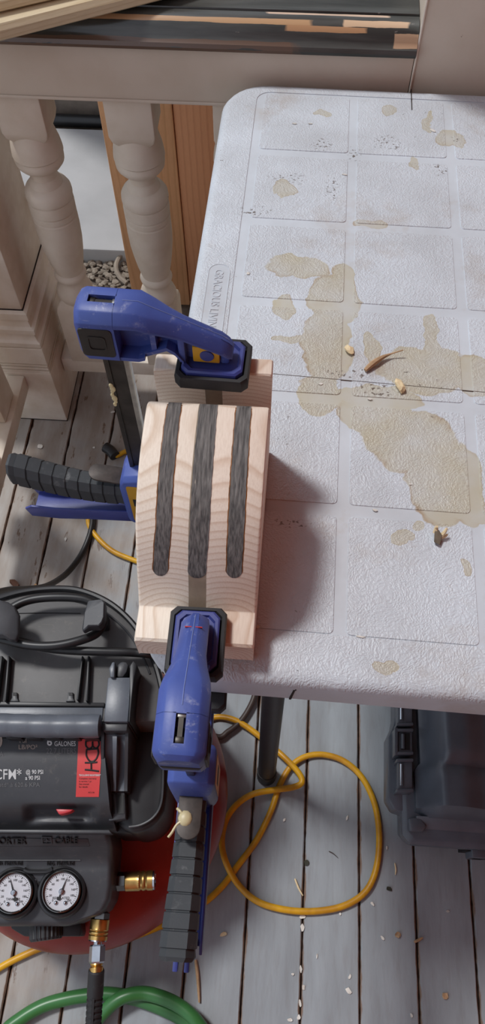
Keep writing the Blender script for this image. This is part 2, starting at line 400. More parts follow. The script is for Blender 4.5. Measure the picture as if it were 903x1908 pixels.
gy = B().box(-9, 9, -8, 12, -.40, -.30).out('ground_sky_block', plain('brown_bounce_ground', srgb(134, 112, 92), .95, 0, .3, 3)); gy['kind'] = 'structure'  # unseen ground added to stop sky light from below and bounce brown
cs = [A(-150, 452, -.11), A(246, 468, -.11), A(262, 470, -.11), A(640, 470, -.11)]
B().prism([(p.x, p.y + random.uniform(-.004, .004)) for p in cs] + [(1.2, 2.135), (-1.8, 2.13)], -.19, -.11, .006).out('concrete_slab', CONC, None)['kind'] = 'structure'
w2 = B().box(-.86, 1.4, 2.22, 2.5, -.2, 1.75).out('wall_outer', MORTAR, None, 40); w2['kind'] = 'structure'  # real wall at its foot; height and left end set to shape sky and sun
pp = B().tube([(-1.9, 2.18, -.118), (-.9, 2.178, -.116), (-.3, 2.18, -.118), (1.2, 2.178, -.118)], .019, 12).out('drain_pipe', CORDB)
tag(pp, 'black pipe along the foot of the rough wall beyond the concrete', 'pipe')
st = B()
for i in range(520):
    p = A(random.uniform(120, 420), random.uniform(462, 560), -.15); r = random.uniform(.003, .011)
    bm = bmesh.new(); bmesh.ops.create_icosphere(bm, subdivisions=1, radius=r)
    for v in bm.verts: v.co *= random.uniform(.55, 1.2)
    st.add(bm, Matrix.Translation((p.x, p.y, -.155+r*.3)) @ Matrix.Diagonal((1.2, 1, .7, 1)))
tag(st.out('loose_stones', STONE, None, 0, kind='stuff'), 'loose grey brown stones scattered on the dirt behind the balusters', 'stones')
rp = [A(232, 468, -.12), A(222, 480, -.135), A(216, 497, -.135), A(222, 515, -.14), A(236, 528, -.145)]
tag(B().tube(rp, .007, 8).out('broken_rim', STONE), 'pale curved broken rim lying on the rubble beside the cedar boards', 'rubble')
hw = B().box(-.35, 3, -1.5, -1.35, -.05, 2.5).out('wall_bounce_rear', BOUNCE_BROWN); hw['kind'] = 'structure'  # unseen wall added for brown fill; left end cut to let sky in
hr = B().box(1.0, 1.1, -1.35, 1.3, -.05, 2.5).out('wall_bounce_right', BOUNCE_BROWN); hr['kind'] = 'structure'  # unseen wall added to replace neutral sky at right with brown bounce
cl = B().box(-.35, 3, -1.5, 2.4, 2.5, 2.6).out('ceiling_sky_block', BOUNCE_BROWN); cl['kind'] = 'structure'  # unseen roof added to block overhead sky; left edge lets the sun pass
# newel post of the railing
nw = thing('newel_post', 'thick white square newel post with stepped base moulding left of the balusters', 'post', (-.57, 1.06, 0))
NX1, NY0, NY1, NX0 = -.461, .95, 1.175, -.685
def ring4(e, z): return [(NX0+e, NY0+e, z), (NX1-e, NY0+e, z), (NX1-e, NY1-e, z), (NX0+e, NY1-e, z)]
B().loft([ring4(0, .0), ring4(0, .158)], bev=.002).out('plinth', WHITE, nw)
b = B()
for z0, z1, e in ((.158, .1645, .002), (.1678, .1738, .002), (.177, .1830, .0022), (.1868, .231, .0005)): b.loft([ring4(e, z0), ring4(e, z1)], bev=.0006)
b.loft([ring4(.006, .15), ring4(.006, .235)]); b.out('grooved_band', WHITE, nw, 18)
B().loft([ring4(.004, .231), ring4(.001, .236), ring4(.001, .246), ring4(.006, .250), ring4(.010, .260), ring4(.0105, .265), ring4(.006, .2665), ring4(.006, .277), ring4(.0125, .280), ring4(.016, .295), ring4(.012, .298), ring4(.013, .312), ring4(.020, .316)], bev=.0004, seg=1).out('base_moulding', WHITE, nw, 18)
B().loft([ring4(.0215, .31), ring4(.0215, .70)], bev=.0025).out('shaft', WHITE, nw)
B().loft([ring4(.0195, .3155), ring4(.0195, .3172)]).out('joint_line', DARK, nw, 0)
B().loft([ring4(-.001, .0002), ring4(-.0004, .0016)]).out('joint_line', DARK, nw, 0)
# left stair-side railing: bottom rail and a square baluster
lr = thing('side_railing', 'white side rail running from the newel post toward the camera at left edge', 'railing', (-.534, .6, .1))
B().box(-.5525, -.5168, .0, .949, .112, .152, .003).out('bottom_rail', WHITE, lr)
for y in (.865, .72): B().box(-.597, -.5275, y-.036, y+.036, .1525, .44, .003).out('square_baluster', WHITE, lr)
for y in (.05, .5): B().box(-.549, -.520, y-.015, y+.015, 0, .1125, .002).out('support_block', WHITE, lr)
# right post
rp_ = thing('porch_post', 'wide grey white square porch post behind the table at top right', 'post', (.28, 1.12, 0))
B().box(.1515, .42, 1.002, 1.27, 0, 1.6, .003).out('shaft', SKIRT, rp_)
B().tube([(.1525, 1.0005, .70), (.1522, 1.0003, .9), (.1525, 1.0005, 1.2)], .0016, 6).out('caulk_bead', WHITE, rp_)
# railing
rl = thing('porch_railing', 'white porch railing with turned balusters and dark worn cap behind the table', 'railing', (-.25, 1.045, .09))
prof = [(1.000, .784), (.992, .786), (.9895, .791), (.991, .796), (.9955, .7985), (.9985, .802), (1.0, .807), (1.005, .813), (1.012, .817), (1.020, .819), (1.0255, .8195), (1.0265, .8165), (1.0285, .8165), (1.0298, .8203), (1.06, .823), (1.12, .8250), (1.17, .824), (1.20, .818), (1.202, .79), (1.19, .784)]
B().loft([[(x, y, z) for y, z in prof] for x in (-.481, .1505)]).out('rail_cap', CAP, rl, 40, label='dark worn rail cap with peeled bare patches')
B().box(-.481, .1505, 1.0, 1.035, .708, .785, .002).out('skirt_board', SKIRT, rl)
B().box(-.481, .1505, .9975, 1.0, .7085, .713, .001).out('skirt_bead', SKIRT, rl)
B().box(-.4605, .1505, 1.015, 1.075, .09, .13, .004).out('bottom_rail', WHITE, rl)
bprof = [(.030, .645), (.034, .63), (.0385, .612), (.040, .600), (.0405, .594), (.037, .590), (.0395, .585), (.0385, .578), (.033, .571), (.0235, .566), (.0205, .558), (.0205, .550), (.0245, .546), (.0265, .542),
         (.0275, .538), (.0345, .533), (.0385, .526), (.0392, .517), (.0382, .512), (.0352, .510), (.0382, .508), (.0388, .50), (.0386, .490), (.0358, .488), (.0384, .486), (.0384, .478), (.0358, .476), (.0384, .473), (.0386, .45), (.0375, .425), (.0345, .40), (.0305, .375), (.0265, .357), (.0250, .352),
         (.0285, .349), (.0300, .344), (.0285, .338), (.0245, .334), (.0235, .328), (.0245, .322), (.031, .315), (.0345, .305), (.0345, .297), (.0320, .292), (.030, .285), (.030, .27)]
for i, x in enumerate((-.555, -.400, -.239, -.082, .075)):
    if i == 0: continue
    b = B()
    b.lathe([(r, h) for r, h in bprof], 32, Matrix.Translation((x, 1.045, 0)))
    sq = lambda e, z: [(x+sx*(.035-e), 1.045+sy*(.035-e), z) for sx, sy in ((-1, -1), (1, -1), (1, 1), (-1, 1))]
    b.loft([sq(0, .71), sq(0, .645), sq(.003, .634), sq(.010, .624), sq(.018, .618)], bev=.003)
    b.loft([sq(.016, .296), sq(.008, .290), sq(.002, .281), sq(0, .27), sq(0, .13)], bev=.003)
    b.out('turned_baluster', WHITE2, rl, 40)
# cedar boards
YC = 1.44
def cedar(p0, p1, mat, lab, dy=0):
    a, c = AY(*p0, YC+dy), AY(*p1, YC+dy)
    zb = min(a.z, c.z)
    o = B().box(a.x, c.x, YC+dy, YC+dy+.028, -.135, .50, .003).out('cedar_board', mat); tag(o, lab, 'board'); return o
cedar((180, 185), (318, 185), CEDAR, 'knotty cedar board standing outside behind the right hand baluster, paler one', 0)
cedar((320, 185), (396, 185), CEDAR2, 'reddish cedar board standing outside, next to the table corner', .004)
# lumber lying on the rail cap
def lumber(p0, p1, z, wd, lab, th=.019, e0=.06, e1=.27):
    a, c = A(*p0, z), A(*p1, z); d = (c-a).normalized(); n = Vector((-d.y, d.x, 0)); ang = math.atan2(d.y, d.x)
    L = (c-a).length
    M = Matrix.Translation(a) @ Matrix.Rotation(ang-PI/2, 4, 'Z')
    o = B().loft([[(-wd+.003, yy, .0), (-.004, yy, 0), (0, yy, .003), (0, yy, th-.006), (-.0045, yy, th), (-wd+.003, yy, th), (-wd, yy, th-.003), (-wd, yy, .003)] for yy in (-e0, L+e1)], bev=0).out('lumber_board', LUMBER, None, 30)
    o.matrix_world = M; tag(o, lab, 'board'); return o
lumber((0, 80), (315, 0), .826, .082, 'pale planed lumber board lying across the rail cap, nearest the camera')
lumber((0, 26), (112, 0), .846, .085, 'second pale lumber board stacked behind and above the nearest one', .019, .03, .4)
# ------------------------------------------------------------------ folding table
TZ = .75
tb = thing('folding_table', 'white plastic folding table with pebbled panels and tan stains', 'table', (.3, .58, 0))
TA = math.radians(-1.02)
TM = Matrix.Translation((-.1095, .1775, 0)) @ Matrix.Rotation(TA, 4, 'Z')   # table frame: s right, t away
def T(s, t, z): return TM @ Vector((s, t, z))
TI = TM.inverted()
def st_(px, py, z=TZ): p = TI @ A(px, py, z); return p.x, p.y
SW, TL = .86, .812
o = rrect(0, SW, 0, TL, .06, 8)
def off(e):
    return rrect(e, SW-e, e, TL-e, .06-e, 8)
lay = [(.004, TZ-.046), (.0005, TZ-.044), (0, TZ-.012), (.0015, TZ-.006), (.005, TZ-.0022), (.010, TZ-.0008)]
B().loft([[(*p, z) for p in off(e)] for e, z in lay], M=TM).out('tabletop', TSMOOTH, tb, 50)
S0 = [.0555+.1212*i for i in range(7)]
gl = .0103
rows = [.0455+.1257*j for j in range(7)]
sL, sR, tB, tT = .0445, .0445+.1212*6+.012, rows[0]-.0005, rows[6]-.008
# raised rim around the panels, with a rounded inner corner
b = B(); ro = off(.0005); ri = rrect(sL, sR, tB, tT, .018, 8)
b.loft([[(*p, TZ-.012) for p in off(.0002)], [(*p, TZ-.0055) for p in off(.0012)], [(*p, TZ-.0018) for p in off(.0045)], [(*p, TZ-.0003) for p in off(.009)], [(*p, TZ) for p in off(.0135)], [(*p, TZ) for p in ri], [(x+(.0006 if x < .4 else -.0006), y, TZ-.0009) for x, y in ri]], caps=False, M=TM)
b.out('rim', TABLE, tb, 50)
for i in range(6):
    for j in range(6):
        b = B(); x0 = S0[i] if i else sL+.0105; x1 = S0[i]+.1212-gl
        y0, y1 = rows[j], rows[j]+.1257-.0118
        if j == 5: y1 = tT-.004
        b.poly([(*p, TZ) for p in rrect(x0+.0006, x1-.0006, y0+.0006, y1-.0006, .004, 3)], [(*p, TZ-.001) for p in rrect(x0, x1, y0, y1, .0045, 3)], M=TM)
        b.out('panel', TABLE, tb, 0)
# logo recess in the rim: plaque and raised lettering
p0, p1 = st_(392, 492), st_(366, 640)
cx = (st_(390, 530)[0])
plq = rrect(.0165, .0395, p1[1]-.0, p0[1], .0112, 6)
B().poly([(*p, TZ+.0002) for p in plq], [(*p, TZ-.001) for p in plq], M=TM).out('plaque', TSMOOTH, tb, 0)
b = B(); po = rrect(.0158, .0402, p1[1]-.0007, p0[1]+.0007, .0119, 6)
b.loft([[(*p, TZ+.0) for p in po], [(*p, TZ+.0006) for p in po], [(*p, TZ+.0006) for p in plq], [(*p, TZ+.0) for p in plq]], caps=False, closed=True, M=TM)
b.out('plaque_edge', TSMOOTH, tb, 0)
ltop = p0[1]-.008
lettering('lettering', 'GRACIOUS LIVING', lambda x, y, z: T(.0235+y*.0135, ltop-x*.0112, TZ+.0003+z), TSMOOTH, tb, 0, .0005)
# seam line, saw cuts in the edge
a, c = st_(500, 696), st_(1100, 748)
B().poly([(*q, TZ+.00015) for q in ((a[0], a[1]+.0004), (a[0], a[1]-.0002), (c[0], c[1]-.0002), (c[0], c[1]+.0004))], [(*q, TZ-.0008) for q in ((a[0], a[1]+.0004), (a[0], a[1]-.0002), (c[0], c[1]-.0002), (c[0], c[1]+.0004))], M=TM).out('seam', JOINT, tb, 0)
a = st_(765.5, 166); c = st_(764, 205)
B().box(a[0]-.0006, a[0]+.0006, c[1], TL+.0004, TZ-.02, TZ+.0003, M=TM).out('saw_cut', DARK, tb, 0)
a = st_(553, 1262)
B().poly([T(a[0]-.0006, .012, TZ+.0002), T(a[0]+.0008, .012, TZ+.0002), T(a[0]+.0006, -.0006, TZ-.014), T(a[0]-.0004, -.0006, TZ-.014)], [T(a[0]-.0006, .013, TZ-.02), T(a[0]+.0006, .013, TZ-.02), T(a[0]+.0006, .002, TZ-.03), T(a[0]-.0006, .002, TZ-.03)]).out('saw_cut', DARK, tb, 0)
B().poly([T(a[0]-.0018, -.0005, TZ-.016), T(a[0]-.0002, -.0005, TZ-.016), T(a[0]-.0022, -.0005, TZ-.044), T(a[0]-.0042, -.0005, TZ-.044)], [T(a[0]-.0018, .002, TZ-.016), T(a[0]-.0002, .002, TZ-.016), T(a[0]-.0022, .002, TZ-.044), T(a[0]-.0042, .002, TZ-.044)]).out('saw_cut', DARK, tb, 0)
lp = A(496, 1446, 0)
t1 = AY(509, 1303, lp.y+.02)
ltp = lp + (t1-lp)*((TZ-.046)/t1.z)
for k, (bx, by) in enumerate(((0, 0), (0, .58), (.70, 0), (.70, .58))):
    sg = 1 if bx == 0 else -1
    p = lp+Vector((bx, by, 0)); q = Vector((p.x+sg*(ltp.x-lp.x), p.y+(.06 if by == 0 else -.06), TZ-.046))
    l = B().tube([p+Vector((0, 0, .004)), q], .0150, 16, 1).out('leg', LEG, tb)
    B().tube([p+Vector((0, 0, .0)), p+(q-p)*.05], .0165, 16, 1).out('leg_tip', BLK, l)
B().tube([Vector((ltp.x+.02, .24, TZ-.05)), Vector((ltp.x+.02, .72, TZ-.05))], .01, 8, 1).out('leg_brace', LEG, tb)
# ------------------------------------------------------------------ glued wooden block on the table edge
bl = thing('laminated_wood_block', 'pale laminated pine block with arched top and three dark inlaid strips', 'wood block', (-.053, .296, TZ))
WPROF = [(.1935, .7515), (.192, .753), (.192, .7835), (.1940, .7858), (.206, .7865), (.218, .787), (.2215, .7895), (.2295, .803), (.238, .820), (.249, .8395), (.262, .8565), (.276, .868), (.292, .8765), (.31, .8825), (.328, .8858), (.342, .8868), (.3485, .8855), (.3525, .8815), (.3540, .875),
         (.3560, .845), (.358, .835), (.366, .830), (.374, .833), (.3795, .842), (.3808, .852), (.3812, .8838), (.3824, .8852), (.3965, .8852), (.3988, .883), (.3988, .7525), (.3975, TZ+.0006), (.1935, TZ+.0006)]
_i = 6; _seg = smooth_path([Vector((0, *p)) for p in WPROF[3:-14]], 5)
WPROF = WPROF[:3] + [(p.y, p.z) for p in _seg] + WPROF[-14:]
def topz(y):
    for (y0, z0), (y1, z1) in zip(WPROF[3:-14], WPROF[4:-14]):
        if y0 <= y <= y1: return z0+(z1-z0)*(y-y0)/(y1-y0)
    return .787
def bx_(t): return -.1022+.0022*(t-.19)/.2      # slight yaw of the block
def slab(u0, u1, name, mat, bev=.0012):
    r0 = [(bx_(y)+u0, y, z) for y, z in WPROF]; r1 = [(bx_(y)+u1, y, z) for y, z in WPROF]
    if bev == 0: B().loft([r0, r1]).out(name, mat, bl, 35); return
    # soft outer corners
    l = u0 < .02
    def sh(r, cy, cz, k): return [(x, y+(cy-y)*k, z+(cz-z)*k) for x, y, z in r]
    e = .0022
    if l: R = [[(x+0, y, z-(.0022 if z > .7525 else 0)) for x, y, z in r0], [(x+e*.35, y, z-(.0007 if z > .7525 else 0)) for x, y, z in r0], [(x+e, y, z) for x, y, z in r0], r1]
    else: R = [r0, [(x-e, y, z) for x, y, z in r1], [(x-e*.35, y, z-(.0007 if z > .7525 else 0)) for x, y, z in r1], [(x, y, z-(.0022 if z > .7525 else 0)) for x, y, z in r1]]
    B().loft(R).out(name, mat, bl, 35)
WB = .0943
slab(0, .0402, 'left_board', PINE_L); slab(.0402, .0542, 'centre_strip', MDF, 0); slab(.0542, WB, 'right_board', PINE_R)
def inlay(pts, name, mat, lift):                # pts: (u centre, half width, y) from near to far
    P = []; ys = [p[2] for p in pts]; n = 60
    rings = []
    for k in range(n+1):
        y = ys[0]+(ys[-1]-ys[0])*(k/n)**1.6
        for (a, ha, ya), (c, hc_, yc) in zip(pts, pts[1:]):
            if ya <= y <= yc+1e-9: f = (y-ya)/(yc-ya); u, hw_ = a+(c-a)*f, ha+(hc_-ha)*f; break
        d = y-ys[0]
        if d < .0030: hw_ *= math.sqrt(max(0.05, 1-((.0030-d)/.0030)**2))
        jit = .00016*math.sin(y*420)+.0001*math.sin(y*1300+1)
        z = topz(y); x = bx_(y)+u
        rings.append([(x-hw_+jit, y, z-.004), (x-hw_+jit, y, z+lift), (x+hw_-jit, y, z+lift), (x+hw_-jit, y, z-.004)])
    return B().loft(rings).out(name, mat, bl, 30)
def uof(px, py):
    z = .86
    for _ in range(12):
        p = A(px, py, z); z = topz(min(max(p.y, .19), .3525))
    return p.x-bx_(p.y), p.y
def strip(rows_):
    out = []
    for (xl, xr, y) in rows_:
        if y < 770:
            q0_, q1_ = A(xl, y, .8865), A(xr, y, .8865); out.append(((q0_.x+q1_.x)/2-bx_(.352), (q1_.x-q0_.x)/2, .3530)); continue
        a, c = uof(xl, y), uof(xr, y); out.append(((a[0]+c[0])/2, (c[0]-a[0])/2, min(a[1], .3530)))
    return out
s1 = strip([(287, 314, 1081), (291, 319, 980), (295, 322, 900), (302, 329, 830), (306, 332, 795), (314, 339, 748)])
s2 = strip([(354, 386, 1085), (357, 392, 980), (361, 396, 900), (368, 402, 820), (371, 404, 790), (376, 408, 748)])
s3 = strip([(422, 450, 1086), (425, 455, 980), (429, 459, 900), (434, 463, 830), (437, 465, 795), (441, 469, 748)])
for s in (s1, s3): inlay([(u, h+.0008, y+(.0005 if i == 0 else 0)) for i, (u, h, y) in enumerate(s)], 'glue_line', GLUEL, .0001)
s2 = [(u-.0010, h+.0004, y) for u, h, y in s2]; inlay(s1, 'inlay_strip', CHAR, .0005); inlay(s2, 'inlay_strip', CHAR, .0005); inlay(s3, 'inlay_strip', CHAR, .0005)
# ------------------------------------------------------------------ bar clamps
def clamp(loc, rz, D, label, tilt=0, glue_at=None, rearcap=False):
    root = bpy.data.objects.new('bar_clamp', None); COL.objects.link(root); root.location = loc; root.rotation_euler = (0, tilt, rz); root.empty_display_size = .03
    tag(root, label, 'clamp', 'blue bar clamps on the wood block')
    def outp(b, n, m, par=None, sharp=32): return b.out(n, m, None, sharp) if False else _set(b.out(n, m, None, sharp), par or root)
    def _set(o, p): o.parent = p; return o
    # head: octagonal shell along the arm
    def sec(u, hw, t, th):
        h = [(hw-.0012, t-th), (hw, t-th+.0012), (hw, t-.0088), (hw-.0006, t-.0076), (hw-.0052, t-.0014), (hw-.0068, t-.0006), (hw*.3, t)]
        return [(u, -v, w) for v, w in h] + [(u, v, w) for v, w in h[::-1]]
    b = B()
    b.loft([sec(-.0215, .0135, -.005, .036), sec(-.0185, .0165, -.0012, .043), sec(-.015, .0178, 0, .0465), sec(.0085, .0178, 0, .0465)])
    me = bpy.data.meshes.new('t'); b.bm.to_mesh(me); b.bm.free()
    ob = bpy.data.objects.new('t', me); COL.objects.link(ob)
    cb = B().box(-.0115, .0105, -.0034, .0034, -.012, .01).out('t2', None, None, 0)
    md = ob.modifiers.new('b', 'BOOLEAN'); md.operation = 'DIFFERENCE'; md.object = cb; md.solver = 'EXACT'
    me2 = bpy.data.meshes.new_from_object(ob.evaluated_get(bpy.context.evaluated_depsgraph_get()))
    bpy.data.objects.remove(ob); bpy.data.objects.remove(cb)
    b = B(); b.bm.from_mesh(me2)
    b.loft([sec(.008, .0178, 0, .013), sec(.025, .0178, 0, .0125), sec(.034, .0165, -.0048, .012), sec(.046, .0130, -.0105, .012), (sec(.056, .0112, -.0152, .012)), sec(.084, .0105, -.0288, .0115), sec(.0895, .0095, -.033, .012), sec(.0925, .0075, -.037, .010)])
    web = [(.0, -.008), (.024, -.006), (.088, -.038), (.088, -.050), (.058, -.0505), (.044, -.037), (.024, -.0455), (0, -.0455)]
    b.poly([(u, -.004, w) for u, w in web], [(u, .004, w) for u, w in web])
    fl_ = [(.006, -.0465), (.0225, -.0465), (.0275, -.0445), (.044, -.0365), (.050, -.041), (.056, -.0505)]
    for i in range(len(fl_)-1):
        (u0, w0), (u1, w1) = fl_[i], fl_[i+1]; hw = .0165 if u1 < .03 else .0125
        b.poly([(u0, -hw, w0+.0035), (u1, -hw, w1+.0035), (u1, hw, w1+.0035), (u0, hw, w0+.0035)], [(u0, -hw, w0), (u1, -hw, w1), (u1, hw, w1), (u0, hw, w0)])
    b.box(.0325, .0365, -.0115, .0115, -.041, -.012)
    b.box(.083, .0902, -.0068, .0068, -.053, -.037, .002)
    b.box(.052, .0575, -.0105, .0105, -.051, -.024, .0015)
    head = outp(b, 'fixed_jaw', BLUE)
    sm_ = [(.0135, .0001), (.025, .0001), (.034, -.0047), (.046, -.0104), (.056, -.0151), (.084, -.0287), (.0895, -.0329)]
    outp(B().tube([(u, 0, w) for u, w in sm_], .00035, 5, 1), 'mould_seam', SEAMB, head)
    if rearcap:
        for v in (.0014, -.0064): outp(B().poly([(.0768, v, -.0249), (.0774, v, -.0252), (.0774, v+.005, -.0252), (.0768, v+.005, -.0249)], [(.0768, v, -.027), (.0774, v, -.027), (.0774, v+.005, -.027), (.0768, v+.005, -.027)]), 'red_mark', STICK, head)
    # bar: flanged steel strip through the head
    zl = -.068-D-.075
    b = B().box(-.0105, .0095, -.0017, .0017, zl, -.0025)
    bar = outp(b, 'bar', STEEL)
    for u in (-.0088, .0078):
        outp(B().box(u-.0022, u+.0022, -.0032, .0032, zl, -.0022, .0006), 'bar_edge', STEELE if u > 0 else STEEL, bar)
    if glue_at is not None:
        g = B()
        for k in range(7):
            bm = bmesh.new(); bmesh.ops.create_icosphere(bm, subdivisions=2, radius=.0024+.0007*math.sin(k*2))
            g.add(bm, Matrix.Translation((-.0092+.0008*math.sin(k*1.7), -.0036, glue_at-.0042*k)) @ Matrix.Diagonal((.8, .45, 1.3, 1)))
        outp(g, 'glue_drip', GLUE, bar)
    # side plugs with embossed square
    for sg in (-1, 1):
        pl = [(u, w) for u, w in rrect(-.0185, .0065, -.0415, -.0125, .003, 3)]
        pb = outp(B().poly([(u, sg*.0186, w) for u, w in pl], [(u, sg*.0165, w) for u, w in pl], .0006), 'end_plug', PLUG)
        q0, q1 = rrect(-.0125, .001, -.034, -.0195, .0025, 3), rrect(-.0115, .0, -.033, -.0205, .0022, 3)
        outp(B().loft([[(u, sg*.0184, w) for u, w in q0], [(u, sg*.0192, w) for u, w in q0], [(u, sg*.0192, w) for u, w in q1], [(u, sg*.0184, w) for u, w in q1]], caps=False, closed=True), 'plug_emblem', PLUG, pb)
    if rearcap:
        outp(B().poly([(-.0222, -.0135, -.026), (-.0222, .0135, -.026), (-.017, .0175, -.024), (-.012, .0182, -.024), (-.012, -.0182, -.024), (-.017, -.0175, -.024)], [(-.0205, -.012, -.047), (-.0205, .012, -.047), (-.015, .0165, -.047), (-.012, .0168, -.047), (-.012, -.0168, -.047), (-.015, -.0165, -.047)], .001), 'rear_cap', RUBBER)
    # pivot and pad
    yv = outp(B().box(.0625, .083, -.0088, .0088, -.0505, -.034, .001), 'pivot_insert', YEL)
    outp(B().lathe([(.0001, -.0104), (.0025, -.0104), (.0027, -.0098), (.0052, -.0098), (.0055, -.0090), (.0055, .0090), (.0052, .0098), (.0001, .0098)], 20, Matrix.Translation((.0735, 0, -.0425)) @ Matrix.Rotation(PI/2, 4, 'X') ), 'pivot_bolt', BLUED, yv)
    def pad(w0, sgn, names):
        def rr(x, e, w): return [(u, v, w) for u, v in chamf(.0485+e, .1055-e, -.0222+e, .0222-e, .0048)]
        outp(B().loft([rr(0, .0018, w0), rr(0, .0002, w0+sgn*.0015), rr(0, 0, w0+sgn*.010), rr(0, .001, w0+sgn*.0125), rr(0, .0035, w0+sgn*.0128), rr(0, .0045, w0+sgn*.0105), rr(0, .006, w0+sgn*.0095)]), names[0], RUBBER)
        outp(B().loft([rr(0, .0050, w0+sgn*.006), rr(0, .0050, w0+sgn*.0145), rr(0, .0062, w0+sgn*.0158), rr(0, .0085, w0+sgn*.0158), rr(0, .0095, w0+sgn*.0135)]), names[1], BLUED)
    def chamf(x0, x1, y0, y1, c): return [(x0+c, y0), (x1-c, y0), (x1, y0+c), (x1, y1-c), (x1-c, y1), (x0+c, y1), (x0, y1-c), (x0, y0+c)]
    pad(-.068, 1, ('pad', 'pad_holder'))
    P = -.068-D
    pad(P, -1, ('pad', 'pad_holder'))
    # sliding body with lower jaw
    b = B()
    def bs(u, hw, w0, w1): return [(u, v, w) for v, w in chamf(-hw, hw, w0, w1, .005)]
    b.loft([bs(-.023, .013, P-.052, P+.010), bs(-.0205, .0165, P-.058, P+.020), bs(-.016, .0188, P-.060, P+.030), bs(.010, .0188, P-.060, P+.036), bs(.014, .0165, P-.058, P+.034)], bev=.0012)
    arm = [(.012, P-.018), (.052, P-.017), (.090, P-.017), (.094, P-.024), (.060, P-.036), (.012, P-.056)]
    b.poly([(u, -.0105, w) for u, w in arm], [(u, .0105, w) for u, w in arm], .0025)
    outp(b, 'sliding_jaw', BLUE)
    lab = rrect(-.014, .009, P-.050, P+.020, .003, 3)
    yl = outp(B().poly([(u, -.0192, w) for u, w in lab], [(u, -.0182, w) for u, w in lab]), 'side_label', YEL)
    outp(B().poly([(-.01, -.0194, P-.004), (.005, -.0194, P-.004), (.005, -.0194, P-.018), (-.01, -.0194, P-.018)], [(-.01, -.019, P-.004), (.005, -.019, P-.004), (.005, -.019, P-.018), (-.01, -.019, P-.018)]), 'label_print', INK, yl)
    # ribbed grip
    def gs(u, f, e=0):
        hw = .0125*f-e; h0, h1 = P-.036*1-.002+e, P-.004-e
        dz = .026*sstep(0, 1, (-.018-u)/.12)*((-.018-u)/.12) if u < -.018 else 0
        return [(u, v, w+dz) for v, w in ((-hw, h0+.007), (-hw, h1-.008), (-hw*.55, h1), (hw*.55, h1), (hw, h1-.008), (hw, h0+.007), (hw*.6, h0), (-hw*.6, h0))]
    b = B(); rings = [gs(-.018, .92)]; nrib = 8; U0_, U1_ = -.030, -.129
    for k in range(nrib):
        a_ = U0_+(U1_-U0_)*k/nrib; c = U0_+(U1_-U0_)*(k+1)/nrib; f = .92+.16*k/nrib; w_ = -.0009
        rings += [gs(a_, f, .0011), gs(a_-.0008, f, .0011), gs(a_-.0015, f), gs(c+.0006, f+.02)]
    rings += [gs(U1_, 1.08, .0012), gs(-.134, 1.08, .0004), gs(-.137, 1.06, .0022)]
    b.loft(rings); outp(b, 'grip', GRIP, None, 20)
    b = B()
    for k in range(2, nrib):
        pass
    # trigger: channel with two flanges
    b = B(); ta, tz = -.018, -.134
    for sg in (-1, 1):
        ol = [(ta, P-.040), (-.05, P-.043), (-.10, P-.048), (tz+.008, P-.047), (tz, P-.053), (tz+.004, P-.068), (-.10, P-.069), (-.065, P-.064), (ta, P-.060)]
        b.poly([(u, sg*.0150, w) for u, w in ol], [(u, sg*.0126, w) for u, w in ol], .0006)
    ol = [(ta, P-.056), (-.065, P-.060), (-.10, P-.065), (tz+.006, P-.064), (tz+.006, P-.068), (-.10, P-.069), (-.065, P-.064), (ta, P-.060)]
    b.poly([(u, -.0144, w) for u, w in ol], [(u, .0144, w) for u, w in ol], .0006)
    if rearcap:
        for v in (-.0045, .0045): b.box(tz-.012, -.12, v-.002, v+.002, P-.060, P-.040, .0008)
    outp(b, 'trigger', BLUED)
    # release lever
    out_ = [(-.018, -.0095), (-.046, -.0095)] + [(-.046-.0095*math.sin(a), -.0095*math.cos(a)) for a in (PI*k/10 for k in range(1, 10))] + [(-.046, .0095), (-.018, .0095)]
    lift = lambda u: P+.006+.16*(-.018-u)
    lv = outp(B().poly([(u, v, lift(u)+.0014) for u, v in out_], [(u, v, lift(u)-.0014) for u, v in out_], .0005), 'release_lever', LEVER)
    if rearcap:
        g = B()
        bm = bmesh.new(); bmesh.ops.create_icosphere(bm, subdivisions=2, radius=.0055); g.add(bm, Matrix.Translation((-.040, .003, lift(-.040)+.002)) @ Matrix.Diagonal((1.1, 1.0, .45, 1)))
        g.tube([(-.042, .005, lift(-.040)+.0025), (-.045, .009, lift(-.040)+.002), (-.051, .0125, lift(-.046)+.0), (-.054, .015, lift(-.046)-.002)], .0011, 6)
        g.tube([(-.038, .004, lift(-.040)+.002), (-.035, .0075, lift(-.040)+.0025), (-.033, .010, lift(-.040)+.001)], .0012, 6)
        outp(g, 'dried_glue', GLUE, lv)
    return root
clamp((-.1285, .3855, .955), math.radians(-2), .1835, 'blue bar clamp at the far end of the block, handle pointing left', 0, -.095)
clamp((-.0512, .1125, .855), math.radians(90.5), .0835, 'blue bar clamp at the near end of the block, grip pointing at the camera', 0, None, True)
